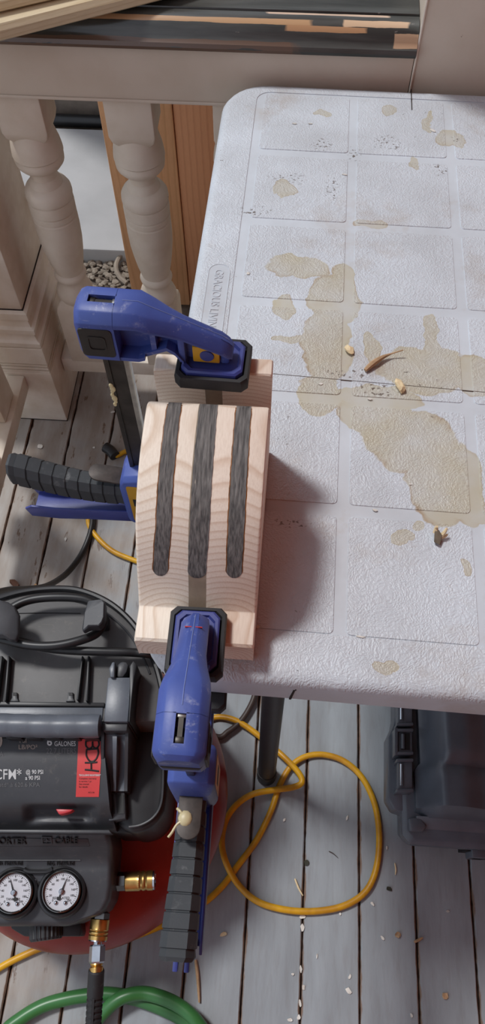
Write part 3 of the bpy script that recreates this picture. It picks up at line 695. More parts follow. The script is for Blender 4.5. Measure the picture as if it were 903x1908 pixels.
# ------------------------------------------------------------------ air compressor
TC = Vector((-.256, .165, 0)); TKR = .214
ac = thing('air_compressor', 'red pancake air compressor with black shroud and two pressure gauges', 'air compressor', TC)
tk = B().lathe([(.0, .042), (.10, .045), (.165, .062), (.198, .095), (.211, .122), (TKR, .130), (.2145, .134), (TKR, .138), (.211, .145), (.200, .170), (.175, .196), (.13, .216), (.08, .226), (.0, .23)], 96, Matrix.Translation(TC)).out('tank', RED, ac)
for k in range(4):
    a = PI/4+k*PI/2; c = TC+Vector((.13*math.cos(a), .13*math.sin(a), 0))
    B().lathe([(.018, 0), (.02, .004), (.016, .055), (.0, .056)], 16, Matrix.Translation(c)).out('rubber_foot', BLK, tk)
pxl = lambda L, z: [A(x, y, z) for x, y in L]
def plate(name, L, z1, z0, mat, parent=ac, bev=.003, seg=2, zf=None, sharp=32, label=None, shrink=None):
    top = [A(x, y, zf(x, y) if zf else z1) for x, y in L]
    return B().poly(top, [(p.x, p.y, z0) for p in top], bev, seg).out(name, mat, parent, sharp, label)
ZD = .392
rear = [(-70, 1152), (-30, 1126), (0, 1114), (40, 1103), (85, 1097), (130, 1097), (165, 1105), (200, 1121), (228, 1142), (252, 1168), (274, 1203), (292, 1245), (303, 1290), (310, 1335)]
plate('shroud_body', rear + [(312, 1400), (312, 1470), (306, 1510), (292, 1535), (268, 1550), (240, 1553), (215, 1535), (205, 1500), (-70, 1500)], .335, .20, BLK, bev=.010, seg=3)
plate('rear_deck', [(x, y) for x, y in rear] + [(308, 1345), (-70, 1345)], ZD, .30, SHROUD2, bev=.004)
b = B(); ri_ = pxl(rear, ZD+.003); rim = []
b.tube([p for p in ri_], .0042, 8, 4); b.out('deck_rim', BLK, ac)
rim2 = pxl([(x*.93+8, y*.93+98) for x, y in rear[1:-2]], ZD+.0005)
B().tube(rim2, .0016, 6, 4).out('deck_ridge', SHROUD, ac)
# deck panel line, step and light strip
B().tube(pxl([(35, 1143), (90, 1142), (150, 1143)], ZD+.0002), .0006, 5).out('panel_line', BLK, ac)
plate('deck_step', [(-70, 1306), (195, 1309), (194, 1317), (-70, 1314)], ZD+.004, ZD-.01, BLK, bev=.001)
plate('deck_ledge', [(-70, 1317), (192, 1318), (190, 1340), (-70, 1340)], ZD+.002, ZD-.01, HANDLE, bev=.001)
for L in ([(152, 1222), (155, 1222), (146, 1304), (142, 1304)], [(163, 1222), (167, 1222), (163, 1306), (159, 1306)], [(0, 1222), (5, 1222), (-6, 1304), (-10, 1304)], [(14, 1222), (18, 1222), (11, 1306), (7, 1306)]):
    plate('deck_rib', L, ZD+.012, ZD-.01, BLK, bev=.0008)
for x in (27, 131):
    c = plate('clip_tab', [(x-5, 1290), (x+5, 1290), (x+5, 1300), (x+8, 1307), (x-9, 1307), (x-5, 1300)], ZD+.004, ZD-.005, SHROUD, bev=.0008)
    plate('clip_hole', [(x-3, 1291), (x+4, 1291), (x+4, 1296), (x-3, 1296)], ZD+.0046, ZD, INK, c, 0)
B().tube([A(x, y, .337) for x, y in ((304, 1340), (304, 1400), (303, 1470), (298, 1503), (284, 1524), (262, 1537), (240, 1541))], .0016, 6, 5).out('body_rim', SHROUD, ac)
# cord hooks
h1 = [(163, 1119), (190, 1115), (196, 1122), (195, 1150), (191, 1160), (184, 1166), (166, 1167), (155, 1177), (152, 1172), (157, 1142)]
plate('cord_hook', h1, .452, .437, SHROUD, bev=.003, zf=lambda x, y: .447+.010*sstep(152, 172, x)-.004*sstep(180, 197, x))
plate('hook_stem', [(168, 1128), (192, 1124), (192, 1148), (166, 1152)], .446, ZD-.01, BLK, bev=.002)
h0 = [(-30, 1112), (0, 1117), (16, 1121), (29, 1131), (36, 1146), (35, 1180), (31, 1194), (18, 1191), (4, 1183), (-30, 1180)]
plate('cord_hook', h0, .452, .437, SHROUD, bev=.003, zf=lambda x, y: .455-.010*sstep(10, 36, x))
plate('hook_stem', [(-25, 1120), (12, 1126), (14, 1165), (-25, 1165)], .446, ZD-.01, BLK, bev=.002)
# wound power cord
coil = [(178, 1126, .415), (150, 1115, .418), (100, 1113, .420), (60, 1117, .420), (30, 1128, .42), (0, 1150, .42), (-22, 1172, .42), (-12, 1186, .424), (20, 1195, .428), (60, 1203, .430), (105, 1203, .431), (150, 1193, .43), (180, 1180, .424), (192, 1160, .418), (190, 1140, .415), (178, 1126, .415)]
B().tube([A(*p) for p in coil[:-1]], .0058, 12, 6, closed=True).out('power_cord', CORDB, ac)
c2 = [(-40, 1176, .416), (-8, 1184, .414), (40, 1196, .412), (85, 1207, .414), (130, 1212, .416), (190, 1214, .416), (250, 1216, .412), (290, 1222, .40), (330, 1240, .30), (350, 1235, .15), (352, 1215, .05)]
B().tube([A(*p) for p in c2], .0056, 12, 6).out('power_cord', CORDB, ac)
c3 = [(172, 945, .008), (172, 972, .008), (166, 1000, .008), (152, 1032, .008), (132, 1060, .02), (112, 1078, .05), (84, 1093, .12), (50, 1098, .20), (15, 1100, .28), (-20, 1112, .36), (-50, 1145, .41)]
B().tube([A(*p) for p in c3], .0058, 12, 6).out('power_cord', CORDB, ac)
# handle bar with side bracket
def zbr(x, y): return .432 - .010*sstep(1300, 1250, y) - .018*sstep(1345, 1365, y) - .060*sstep(1365, 1480, y)
plate('handle_bracket', [(201, 1262), (243, 1262), (241, 1310), (238, 1345), (193, 1345), (196, 1310)], .432, .33, HANDLE, bev=.0015, zf=lambda x, y: .430)
plate('bracket_lip', [(190, 1346), (238, 1346), (236, 1362), (192, 1362)], .424, .33, SHROUD, bev=.0015)
B().hf(8, 16, lambda u, v: A(190+46*u-2*v, 1362+112*v, .405-.048*sstep(0, 1, v)-.004*math.sin(PI*u)*math.sin(PI*v)), .30).out('bracket_channel', HANDLE, ac, 40)
B().hf(2, 14, lambda u, v: A(209.5+(8-4*v)*u+2*v, 1372+102*v, .414-.049*sstep(.05, 1, v)), .30).out('bracket_ridge', HANDLE, ac, 40)
for x0_, x1_ in ((189, 194), (233, 239)):
    B().hf(2, 14, lambda u, v: A(x0_+(x1_-x0_)*u-2*v, 1350+124*v, .412-.048*sstep(.1, 1, v)), .30).out('bracket_wall', SHROUD, ac, 40)
fk = plate('bracket_foot', [(190, 1474), (232, 1474), (234, 1525), (203, 1530), (195, 1500)], .352, .25, SHROUD, bev=.0012)
for L in ([(194, 1481), (211, 1480), (214, 1516), (203, 1520), (197, 1500)], [(215, 1480), (230, 1480), (231, 1516), (218, 1517)]): plate('bracket_pocket', L, .3528, .34, INK, fk, 0)
plate('bracket_base', [(203, 1527), (235, 1527), (246, 1552), (210, 1552)], .32, .22, BLK, bev=.002)
for L in ([(205, 1262), (203, 1245), (209, 1233), (214, 1233), (213, 1262)], [(241, 1262), (242, 1240), (248, 1231), (255, 1238), (250, 1262), (246, 1300), (242, 1345), (239, 1345), (242, 1300)]):
    plate('bracket_fork', L, .436, .34, BLK if L[0][0] > 220 else HANDLE, bev=.0015)
plate('fork_lug', [(216, 1262), (217, 1240), (224, 1232), (234, 1232), (240, 1238), (236, 1252), (229, 1262)], .428, .36, SHROUD, bev=.003)
hp = [A(-75, 1350, .428), A(0, 1351, .428), A(90, 1353, .428), A(186, 1353, .428)]
hb = B().tube(hp, lambda t: .0135+.0006*abs(math.sin(t*22)), 20, 14).out('handle_bar', HANDLE, ac)
for k in range(5):
    plate('grip_notch', [(x, y) for x, y in ((8+k*36, 1369), (42+k*36, 1370), (40+k*36, 1377), (12+k*36, 1376))], .4145, .40, BLK, hb, .001)
plate('shadow_gap', [(-70, 1340), (190, 1341), (190, 1380), (-70, 1380)], .386, .33, BLK, bev=.001)
# label panel with switch recess
def zlab(x, y):
    z = .392 - .0018*((y-1376)/40)**2 - .028*sstep(1490, 1560, y)
    m = sstep(38, 66, x)*sstep(188, 156, x)*sstep(1497, 1508, y)*sstep(1536+8*sstep(95, 30, x), 1520, y)
    return z-.012*m
def flab(u, v):
    y = 1376+172*v; x = -70+(262+16*v)*u + (8*sstep(.75, 1, v)*u)
    return A(x, y, zlab(x, y))
B().hf(110, 60, flab, .24).out('label_panel', SHROUD, ac, 60)
plate('panel_edge', [(-70, 1545), (203, 1546), (208, 1553), (-70, 1551)], .352, .334, SHROUD, bev=.001)
rs_ = plate('power_switch', [(103, 1507), (137, 1508), (130, 1513), (120, 1516), (110, 1518)], .374, .36, REDSW, bev=.0015)
# printed label
zp = zlab
pxtext('print', '150', -48, 1393, 27, zp, TANINK, ac, .92, .008)
pxtext('print', 'PSI', 36, 1384, 8, zp, TANINK, ac, 1.0, .008)
pxtext('print', 'LB/PO²', 34, 1396, 8.4, zp, TANINK, ac, 1.0, .008)
pxtext('print', '1034 KPA', -36, 1409, 9, zp, GREYINK, ac, .8)
pxtext('print', '6', 87, 1389, 15, zp, WINK, ac, .95, .02)
pxtext('print', 'GAL', 101, 1380, 6, zp, WINK, ac, 1.0, .008)
pxtext('print', 'GALONES', 101, 1390, 9, zp, WINK, ac, .70, .01)
pxtext('print', '22.7 LITERS', 86, 1404, 10, zp, GREYINK, ac, .80)
pxtext('print', 'SCFM*', -20, 1452, 19, zp, WINK, ac, .78, .006)
pxtext('print', '@ 90 PSI', 48, 1442, 7.6, zp, WINK, ac, .80, .008)
pxtext('print', 'a 90 PSI', 47, 1453, 7.6, zp, WINK, ac, .80, .008)
pxtext('print', 'in std* à 620.6 KPA', -12, 1466, 8, zp, GREYINK, ac, .95, .0)
# red sticker with handwriting
def sticker(L, nm, mat, lift, par):
    n = len(L)//2; l, r = L[:n], L[n:][::-1]; bm = bmesh.new(); rows = []
    for k in range(25):
        t = k/24*(n-1); i = min(int(t), n-2); f = t-i
        a = (l[i][0]+(l[i+1][0]-l[i][0])*f, l[i][1]+(l[i+1][1]-l[i][1])*f); c = (r[i][0]+(r[i+1][0]-r[i][0])*f, r[i][1]+(r[i+1][1]-r[i][1])*f)
        rows.append([bm.verts.new(A(a[0]+(c[0]-a[0])*j/6, a[1]+(c[1]-a[1])*j/6, zp(a[0]+(c[0]-a[0])*j/6, a[1]+(c[1]-a[1])*j/6)+lift)) for j in range(7)])
    for p, q in zip(rows, rows[1:]):
        for j in range(6): bm.faces.new((p[j], p[j+1], q[j+1], q[j]))
    return B().add(bm).out(nm, mat, par, 0)
sk = sticker([(146, 1377), (144, 1420), (141, 1485), (184, 1485), (187, 1478), (188, 1420), (186, 1377)][:3] + [(184, 1485), (188, 1420), (187, 1377)], 'sticker', STICK, .0006, ac)
def stroke(L, w=2.6):
    B().tube([A(x, y, zp(x, y)+.0008) for x, y in L], .0011, 6, 5).out('handwriting', INK, sk)
stroke([(160, 1380), (160, 1390), (166, 1395), (172, 1390), (172, 1382)]); stroke([(172, 1384), (173, 1391), (179, 1394), (184, 1388), (183, 1379)]); stroke([(159, 1381), (170, 1379), (183, 1378)])
stroke([(161, 1398), (161, 1408), (166, 1417), (172, 1419), (179, 1414), (183, 1404), (182, 1396)]); stroke([(160, 1397), (172, 1396), (183, 1395)])
stroke([(158, 1421), (170, 1421), (181, 1420)]); stroke([(170, 1421), (170, 1433)]); stroke([(158, 1434), (170, 1435), (184, 1437)])
pxtext('print', '"EXCLUSIVE REGISTERED"', 147, 1446, 3.2, zp, WINK, sk, .78, .02, lift=.001)
for k, s in enumerate(('Complete warranty', 'in service 1 yr', 'See manual', 'for details')): pxtext('print', s, 147, 1452+k*5.2, 3, zp, INK, sk, .95, lift=.001)
pxtext('print', 'A12-34', 164, 1478, 3, zp, INK, sk, .9, lift=.001)
# control panel
def zc(x, y): return .334 - .044*sstep(1546, 1618, y) - .022*sstep(1610, 1722, y)
cpo = [(-70, 1553), (206, 1553), (211, 1575), (213, 1610), (212, 1650), (208, 1676), (199, 1694), (184, 1705), (160, 1712), (140, 1721), (100, 1726), (50, 1726), (-70, 1722)]
CPR = [(1545, 204), (1553, 206), (1575, 211), (1610, 213), (1650, 212), (1676, 208), (1694, 199), (1705, 184), (1712, 162), (1721, 142), (1727, 118)]
def fcp(u, v):
    y = 1548+178*v
    for (ya, xa), (yb, xb) in zip(CPR, CPR[1:]):
        if ya <= y <= yb: xr = xa+(xb-xa)*(y-ya)/(yb-ya)
    x = -70+(xr+70)*(1-(1-u)**1.5); e = min(xr-x, 1727-y)
    k = 1-min(max(e/13, 0), 1)
    return A(x, y, zc(x, y)-.020*(1-math.sqrt(max(0, 1-k*k))))
B().hf(70, 60, fcp, .205).out('control_panel', SHROUD, ac, 60)
plate('panel_bracket', [(20, 1716), (150, 1716), (152, 1735), (150, 1745), (45, 1745), (20, 1730)], .222, .19, BLK, bev=.002)
plate('name_band', [(-70, 1561), (164, 1563), (168, 1577), (-70, 1577)], .3, .28, SHROUD, bev=.001, zf=lambda x, y: zc(x, y)+.0012)
zb_ = lambda x, y: zc(x, y)+.0012
pxtext('brand_lettering', 'PORTER', -11, 1573, 11.5, zb_, INK, ac, 1.0, .012, .0012)
pxtext('brand_lettering', 'CABLE', 101, 1572, 11, zb_, INK, ac, .95, .012, .0012)
em = B(); q0 = [(77, 1559.5), (96, 1560), (97, 1573), (78, 1573)]; q1 = [(79, 1561), (94, 1561.5), (95, 1571.5), (80, 1571.5)]
em.loft([[A(x, y, zb_(x, y)) for x, y in q0], [A(x, y, zb_(x, y)+.0014) for x, y in q0], [A(x, y, zb_(x, y)+.0014) for x, y in q1], [A(x, y, zb_(x, y)) for x, y in q1]], caps=False, closed=True)
star = [(87+(5.5 if k % 2 == 0 else 1.6)*math.sin(k*PI/4), 1566.5-(5 if k % 2 == 0 else 1.6)*math.cos(k*PI/4)) for k in range(8)]
em.poly([A(x, y, zb_(x, y)+.0014) for x, y in star], [A(x, y, zb_(x, y)) for x, y in star]); em.out('star_emblem', SHROUD, ac, 0)
pxtext('embossed_lettering', 'TANK PRESSURE', -16, 1612, 6.5, zc, INK, ac, .86, .01, .0008)
pxtext('embossed_lettering', 'REG. PRESSURE', 87, 1612, 6.5, zc, INK, ac, .84, .01, .0008)
B().tube([A(x, y, zc(x, y)+.0008) for x, y in ((-70, 1603), (60, 1603), (150, 1603))], .0006, 6).out('panel_line', SHROUD, ac)
ML = [(46, 1643), (70, 1643)]
# gauges
def gauge(px, py, ang, word):
    c = A(px, py, .288); nrm = Vector((.10, -.05, 1)).normalized()
    ex = (Vector((1, .07, 0)) - nrm*nrm.dot(Vector((1, .07, 0)))).normalized(); ey = nrm.cross(ex)
    M = Matrix(((ex.x, ey.x, nrm.x, c.x), (ex.y, ey.y, nrm.y, c.y), (ex.z, ey.z, nrm.z, c.z), (0, 0, 0, 1)))
    R_ = (A(px+36, py, .288)-c).length
    g = B().lathe([(R_*1.28, -.03), (R_*1.26, -.004), (R_*1.20, .001), (R_*1.10, .0025), (R_*1.04, .001), (R_*1.02, -.006), (.001, -.006)], 40, M).out('gauge_housing', BLK, ac)
    gb = B().lathe([(R_*.86, -.003), (R_*.88, .004), (R_*.93, .0052), (R_*.98, .0045), (R_*1.0, .002), (R_*1.0, -.005)], 40, M).out('gauge_bezel', BEZEL, g)
    fb = B().lathe([(R_*.90, -.004), (R_*.88, .0016), (.0005, .0017)], 40, M).out('gauge_face', FACE, g)
    b = B(); bold = 11
    for k in range(41):
        a = math.radians(225-k*270/40); r0 = R_*(.70 if k % 4 == 0 else .76); r1 = R_*.82; w = .00022 if k % 4 else .0004
        d = Vector((math.cos(a), math.sin(a), 0)); n = Vector((-d.y, d.x, 0)); up = Vector((0, 0, .0020)); lo = Vector((0, 0, .0016))
        q = [d*r0+n*w, d*r1+n*w, d*r1-n*w, d*r0-n*w]; b.poly([p+up for p in q], [p+lo for p in q])
    b.bm.transform(M); b.out('tick_marks', INK, g, 0)
    for k in range(0, 11):
        a = math.radians(225-k*27); s = str(k*20)
        lettering('numeral', s, lambda x, y, z: M @ Vector((R_*.58*math.cos(a)+x*.0036, R_*.58*math.sin(a)+(y-.35)*.0036, .0021)), INK, g, 0, 0, 'CENTER')
    lettering('print', word, lambda x, y, z: M @ Vector((x*.0038, -R_*.36+y*.0042, .0021)), INK, g, 0, 0, 'CENTER')
    a = math.radians(ang); d = Vector((math.cos(a), math.sin(a), 0)); n = Vector((-d.y, d.x, 0))
    q = [d*R_*.74, d*.0+n*.0011, -d*R_*.26+n*.0007, -d*R_*.30+n*.0028, -d*R_*.42+n*.0018, -d*R_*.42-n*.0018, -d*R_*.30-n*.0028, -d*R_*.26-n*.0007, -n*.0011]
    nb = B().poly([p+Vector((0, 0, .0034)) for p in q], [p+Vector((0, 0, .0028)) for p in q], M=M); nb.out('needle', INK, g, 0)
    B().lathe([(.0034, .0017), (.0034, .0045), (.0026, .0052), (.0001, .0053)], 16, M).out('needle_hub', CHROME, g)
    for x in (-.0058, .0058):
        bm = bmesh.new(); bmesh.ops.create_uvsphere(bm, u_segments=10, v_segments=8, radius=.0026); B().add(bm, M @ Matrix.Translation((x, -R_*.52, .0022))).out('face_screw', CHROME, g)
gauge(115, 1661, 72, 'REGULATED'); gauge(26, 1663, 112, 'TANK 250')
B().tube([A(x, y, zc(x, y)+.003) for x, y in ((45, 1620), (56, 1624), (86, 1624), (98, 1619))], .003, 8).out('gauge_bridge', BLK, ac)
plate('panel_slot', [(60, 1642), (74, 1642), (77, 1655), (70, 1661), (60, 1655)], .285, .26, INK, bev=.001, zf=lambda x, y: zc(x, y)+.0008)
for y in (1644, 1672): pxtext('embossed_mark', '2' if y < 1660 else '5', 64, y, 6, zc, SHROUD, ac, 1, .02, .001)
# regulator knob
def axis(p, q): return Matrix.Translation(p) @ (Vector(q)-Vector(p)).to_track_quat('Z', 'Y').to_matrix().to_4x4()
ka, kb = A(86, 1716, .222), A(86, 1752, .222); kl = (kb-ka).length
b = B(); n = 96; rr = lambda k, r: r*(1+.045*(1 if (k//2) % 2 else 0))
b.loft([[(rr(k, r)*math.cos(2*PI*k/n), rr(k, r)*math.sin(2*PI*k/n), h) for k in range(n)] for r, h in ((.020, 0), (.021, .002), (.0205, kl-.003), (.0185, kl))], M=axis(ka, kb)); b.out('regulator_knob', BLK, ac, 20)
# brass couplers
def coupler(p, q, r, name='quick_coupler'):
    M = axis(p, q); L = (Vector(q)-Vector(p)).length
    g = B().lathe([(r*.55, -.012), (r*.55, L*.18), (r*.3, L*.18)], 20, M).out(name, BRASS, ac)
    B().lathe([(r*.72, L*.14), (r*.98, L*.18), (r*.98, L*.36), (r*.72, L*.40)], 6, M).out('hex_body', BEZEL, g, 20)
    b = B(); n = 56; st_n = 16; rings = []
    for k in range(st_n+1):
        t = k/st_n; h = L*(.38+.62*t)
        if t < .5: rings.append([(r*(1.03+.035*((i+k) % 2))*1.0*math.cos(2*PI*i/n) , r*(1.03+.035*((i+k) % 2))*math.sin(2*PI*i/n), h) for i in range(n)])
        else:
            f = .97 if k in (9, 12) else 1.06
            rings.append([(r*f*math.cos(2*PI*i/n), r*f*math.sin(2*PI*i/n), h) for i in range(n)])
    b.loft(rings, M=M); b.out('knurled_sleeve', BRASS, g, 18)
    B().lathe([(r*1.0, L*1.0), (r*1.02, L*1.04), (r*.7, L*1.05), (r*.6, L*.9)], 28, M).out('end_ring', CHROME, g)
coupler(A(204, 1643, .235), A(285, 1640, .235), .0118)
coupler(A(190, 1690, .228), A(182, 1751, .226), .0118)
# ------------------------------------------------------------------ hose
hs = thing('air_hose', 'green air hose with black ribbed strain relief plugged into compressor', 'hose', A(177, 1850, 0))
pz = .226
M = axis(A(182, 1753, pz), A(180, 1795, pz)); L = (A(180, 1795, pz)-A(182, 1753, pz)).length
B().lathe([(.0055, -.004), (.0055, L*.22), (.0045, L*.24)], 18, M).out('plug', CHROME, hs)
B().lathe([(.0085, L*.17), (.0102, L*.24), (.0102, L*.92), (.0088, L*1.0)], 6, M).out('hex_nut', CHROME, hs, 20)
M2 = axis(A(180, 1792, pz), A(179.5, 1810, pz)); L2 = (A(179.5, 1810, pz)-A(180, 1792, pz)).length
B().lathe([(.0072, -.002), (.0080, L2*.3), (.0066, L2*.45), (.0086, L2*.6), (.0086, L2*1.1)], 24, M2).out('ferrule', BRASS, hs)
sr0, sr1 = A(179.5, 1806, pz), A(173, 1925, .195); M3 = axis(sr0, sr1); L3 = (sr1-sr0).length
b = B(); n = 24; rings = []
for h, r in ((0, .0094), (.002, .0104), (.03, .0104)): rings.append((h, r))
hh = .032
while hh < L3+.05:
    rings += [(hh, .0103), (hh+.0012, .0088), (hh+.0032, .0088), (hh+.0044, .0103), (hh+.0062, .0103)]; hh += .0074
b.loft([[(r*math.cos(2*PI*k/n), r*math.sin(2*PI*k/n), h) for k in range(n)] for h, r in rings], M=M3); b.out('strain_relief', RUBBER, hs, 25)
B().box(-.0016, .0016, .0085, .0107, .03, L3+.05, 0, 2, M3).out('relief_spine', RUBBER, hs)
gz = .011
hp1 = [(30, 1960, gz), (10, 1925, gz), (40, 1897, gz), (80, 1874, gz), (120, 1862, gz), (160, 1855, gz), (200, 1852, gz), (250, 1860, gz), (300, 1878, gz), (350, 1905, gz), (400, 1950, gz)]
hp2 = [(130, 1955, gz), (165, 1920, gz+.004), (190, 1890, gz+.014), (215, 1866, gz+.019), (240, 1854, gz+.02), (270, 1851, gz+.018), (305, 1860, gz+.019), (335, 1875, gz+.019), (362, 1898, gz+.019), (385, 1930, gz+.014)]
B().tube([A(*p) for p in hp1], .0098, 14).out('hose', HOSE, hs); B().tube([A(*p) for p in hp2], .0098, 14).out('hose', HOSE, hs)
# ------------------------------------------------------------------ yellow extension cord
yc = thing('extension_cord', 'yellow extension cord looped on the floor boards under the table', 'cord', A(560, 1560, 0))
r = .0052; z0 = .0062
P1 = [(-40, 1830), (0, 1803), (40, 1782), (90, 1762), (150, 1752), (220, 1752), (270, 1737), (330, 1711), (380, 1682), (415, 1650), (445, 1610), (478, 1565), (505, 1510), (520, 1465), (540, 1430), (566, 1411), (600, 1406), (640, 1418), (675, 1450), (698, 1500), (706, 1560), (700, 1620), (680, 1662), (640, 1688), (585, 1698), (530, 1695), (480, 1680), (445, 1650), (422, 1610), (413, 1570), (420, 1530), (440, 1500), (470, 1480), (510, 1472), (545, 1467), (562, 1458), (556, 1440), (530, 1412), (500, 1386), (465, 1358), (435, 1341), (405, 1336), (372, 1345), (350, 1330), (335, 1250), (320, 1130), (300, 1062), (255, 1046), (210, 1027), (180, 1000), (165, 975), (168, 945)]
def zcord(i):
    x, y = P1[i]
    if 12 <= i <= 14: return z0
    if 28 <= i <= 29: return z0+.011
    if 31 <= i <= 40: return z0+(.0115 if 32 <= i <= 37 else .004)
    return z0
B().tube([A(x, y, zcord(i)) for i, (x, y) in enumerate(P1)], r, 12, 6).out('cable', CORDY, yc)
P2 = [(195, 838), (214, 849), (232, 842), (252, 836), (290, 845), (320, 900), (325, 1000), (322, 1110)]
e2 = B().tube([A(x, y, z0) for x, y in P2], r, 12, 6).out('cable', CORDY, yc)
B().tube([A(196, 833, .012), A(206, 840, .012), A(214, 850, .012)], .0115, 12, 4).out('plug', CORDB, yc)
bc = [(330, 1330, .01), (400, 1372, .01), (425, 1363, .01), (447, 1345, .01), (464, 1320, .01), (474, 1296, .01), (478, 1270, .01), (474, 1230, .01)]
o = B().tube([A(*p) for p in bc], .0052, 12, 6).out('rubber_cord', CORDR); tag(o, 'dark brown rubber cord curling on the floor under the table edge', 'cord')
# ------------------------------------------------------------------ tool case
tc = thing('tool_case', 'black plastic tool case with latches on the floor under the table', 'tool case', (.42, .32, 0))
X0, Y0, X1, Y1 = .238, .140, .66, .52
def cr(e, z, c=.012): return [(X0-e+c, Y0-e, z), (X1+e-c, Y0-e, z), (X1+e, Y0-e+c, z), (X1+e, Y1+e-c, z), (X1+e-c, Y1+e, z), (X0-e+c, Y1+e, z), (X0-e, Y1+e-c, z), (X0-e, Y0-e+c, z)]
B().loft([cr(-.006, 0), cr(0, .008), cr(.012, .098), cr(.010, .102)], bev=.003).out('case_base', CASE, tc)
B().loft([cr(.010, .1), cr(.0115, .103), cr(.0115, .112), cr(.004, .116)], bev=.001).out('base_rim', CASE, tc)
fz = .113
plate('latch_flange', [(735, 1250), (735, 1335), (732, 1352), (722, 1374), (722, 1488), (734, 1508), (770, 1520), (770, 1250)], fz, .07, CASE, tc, .003)
def lid(u, v):
    x = .246+.40*u; y = .166+.36*v
    z = .128 + .050*sstep(.0, .035, x-.246) - .012*sstep(.058, .10, x-.246) + .006*sstep(.10, .14, x-.246)
    w = sstep(.235, .243, y)
    z -= .010*w*sstep(.30, .27, x)*0
    z -= .010*math.exp(-((y-.240)/.010)**2)*sstep(.25, .30, x)
    z += .006*w
    z -= .03*sstep(.012, 0, y-.166)
    return Vector((x + .008*w*(1-u), y, z))
B().hf(70, 60, lid, .10).out('lid', CASE, tc, 50)
B().poly([(.246, .150, .118), (.66, .150, .118), (.66, .168, .128), (.246, .168, .128)], [(.246, .150, .10), (.66, .150, .10), (.66, .168, .10), (.246, .168, .10)], .002).out('front_ledge', CASE, tc)
def latch(y0, y1, openl=False):
    l = plate('latch', [(741, y0), (768, y0), (768, y1), (741, y1)], .140, .10, HANDLE if not openl else CASE, tc, .002)
    if openl:
        plate('latch_pocket', [(747, y0+6), (763, y0+6), (763, y1-6), (747, y1-6)], .1408, .13, INK, l, 0)
        B().tube([A(750, y0+8, .143), A(750, y1-8, .143)], .003, 10, 1).out('hinge_pin', CASE, l)
        plate('latch_wing', [(735, y0-4), (741, y0-4), (741, y1+4), (735, y1+4)], .146, .11, CASE, l, .001)
    else:
        B().tube([A(747, y0+8, .142), A(747, y1-8, .142)], .0026, 10, 1).out('hinge_pin', CHROME, l)
    for y in (y0, y1): plate('latch_cap', [(739, y-3), (770, y-3), (770, y+3), (739, y+3)], .146, .11, CASE, l, .0015)
latch(1300, 1349); latch(1360, 1403, True); latch(1416, 1472)
plate('corner_clip', [(761, 1524), (782, 1522), (795, 1540), (788, 1550), (763, 1549)], .126, .08, HANDLE, tc, .003)
ch = B().box(.335, .56, .118, .132, .068, .09, .004).out('carry_handle', BLK, tc)
for x in (.345, .55): B().box(x-.012, x+.012, .118, .142, .06, .10, .002).out('handle_mount', CASE, tc)
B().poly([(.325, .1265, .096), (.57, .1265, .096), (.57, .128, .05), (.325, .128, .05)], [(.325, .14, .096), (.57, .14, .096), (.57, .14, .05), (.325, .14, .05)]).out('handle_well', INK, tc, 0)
# ------------------------------------------------------------------ chips and splinters
def chip(px, py, z, lpx, wpx, rot, name, mat, label, cat, group=None, th=.0012, seed=0):
    rnd = random.Random(seed or int(px*7+py)); c = A(px, py, z); s = (A(px+10, py, z)-c).length/10
    n = 9; pts = []
    for k in range(n):
        a = 2*PI*k/n; rr = rnd.uniform(.7, 1.1); x, y = rr*math.cos(a)*lpx*s/2, rr*math.sin(a)*wpx*s/2
        ca, sa = math.cos(math.radians(rot)), math.sin(math.radians(rot)); pts.append((c.x+x*ca-y*sa, c.y+x*sa+y*ca))
    o = B().poly([(x, y, z+th*rnd.uniform(.7, 1.5)) for x, y in pts], [(x, y, z+.0001) for x, y in pts]).out(name, mat, None, 0)
    tag(o, label, cat, group); return o
def shard(px, py, z, R_, scale, mats, name, label, rot=0):
    rnd = random.Random(int(px)); c = A(px, py, z); bm = bmesh.new(); bmesh.ops.create_icosphere(bm, subdivisions=2, radius=R_)
    for v in bm.verts: v.co = Vector((v.co.x*scale[0], v.co.y*scale[1], v.co.z*scale[2]))*rnd.uniform(.72, 1.2)
    bm.transform(Matrix.Rotation(math.radians(rot), 4, 'Z')); mz = min(v.co.z for v in bm.verts); bm.transform(Matrix.Translation((c.x, c.y, z-mz+.0001)))
    o = B().add(bm).out(name, mats, None, 0); tag(o, label, 'wood chip'); return o
shard(651, 655, TZ, .006, (.75, 1.0, .5), CHIPT, 'wood_chip', 'small pale wood chip left of the long brown splinter on the table', 40)
shard(743, 723, TZ, .0075, (.65, 1.15, .5), CHIPT, 'wood_chip', 'cream wood chip with a ragged tail near the table seam', 20)
k = thing('bark_chip', 'split chip of grey bark and pale wood at the right of the table', 'wood chip', A(819, 1000, TZ))
B().poly([A(809, 990, TZ+.009), A(817, 987, TZ+.010), A(823, 997, TZ+.008), A(819, 1016, TZ+.004), A(808, 1010, TZ+.004)], [A(809, 990, TZ+.004), A(817, 987, TZ+.005), A(823, 997, TZ+.003), A(819, 1015, TZ+.0002), A(808, 1009, TZ+.0002)], .0006).out('bark', BARK, k)
B().tube([A(811, 992, TZ+.006), A(812, 984, TZ+.010), A(814, 981, TZ+.013)], lambda t: .0026*(1-.6*t), 7, 3).out('pale_fibre', CHIPT, k)
B().tube([A(819, 998, TZ+.004), A(825, 995, TZ+.007), A(832, 984, TZ+.012)], lambda t: .0028*(1-.6*t), 7, 3).out('pale_fibre', CHIPT, k)
B().tube([A(822, 1001, TZ+.003), A(829, 999, TZ+.004), A(833, 995, TZ+.005)], lambda t: .002*(1-.6*t), 7, 3).out('pale_fibre', CHIPT, k)
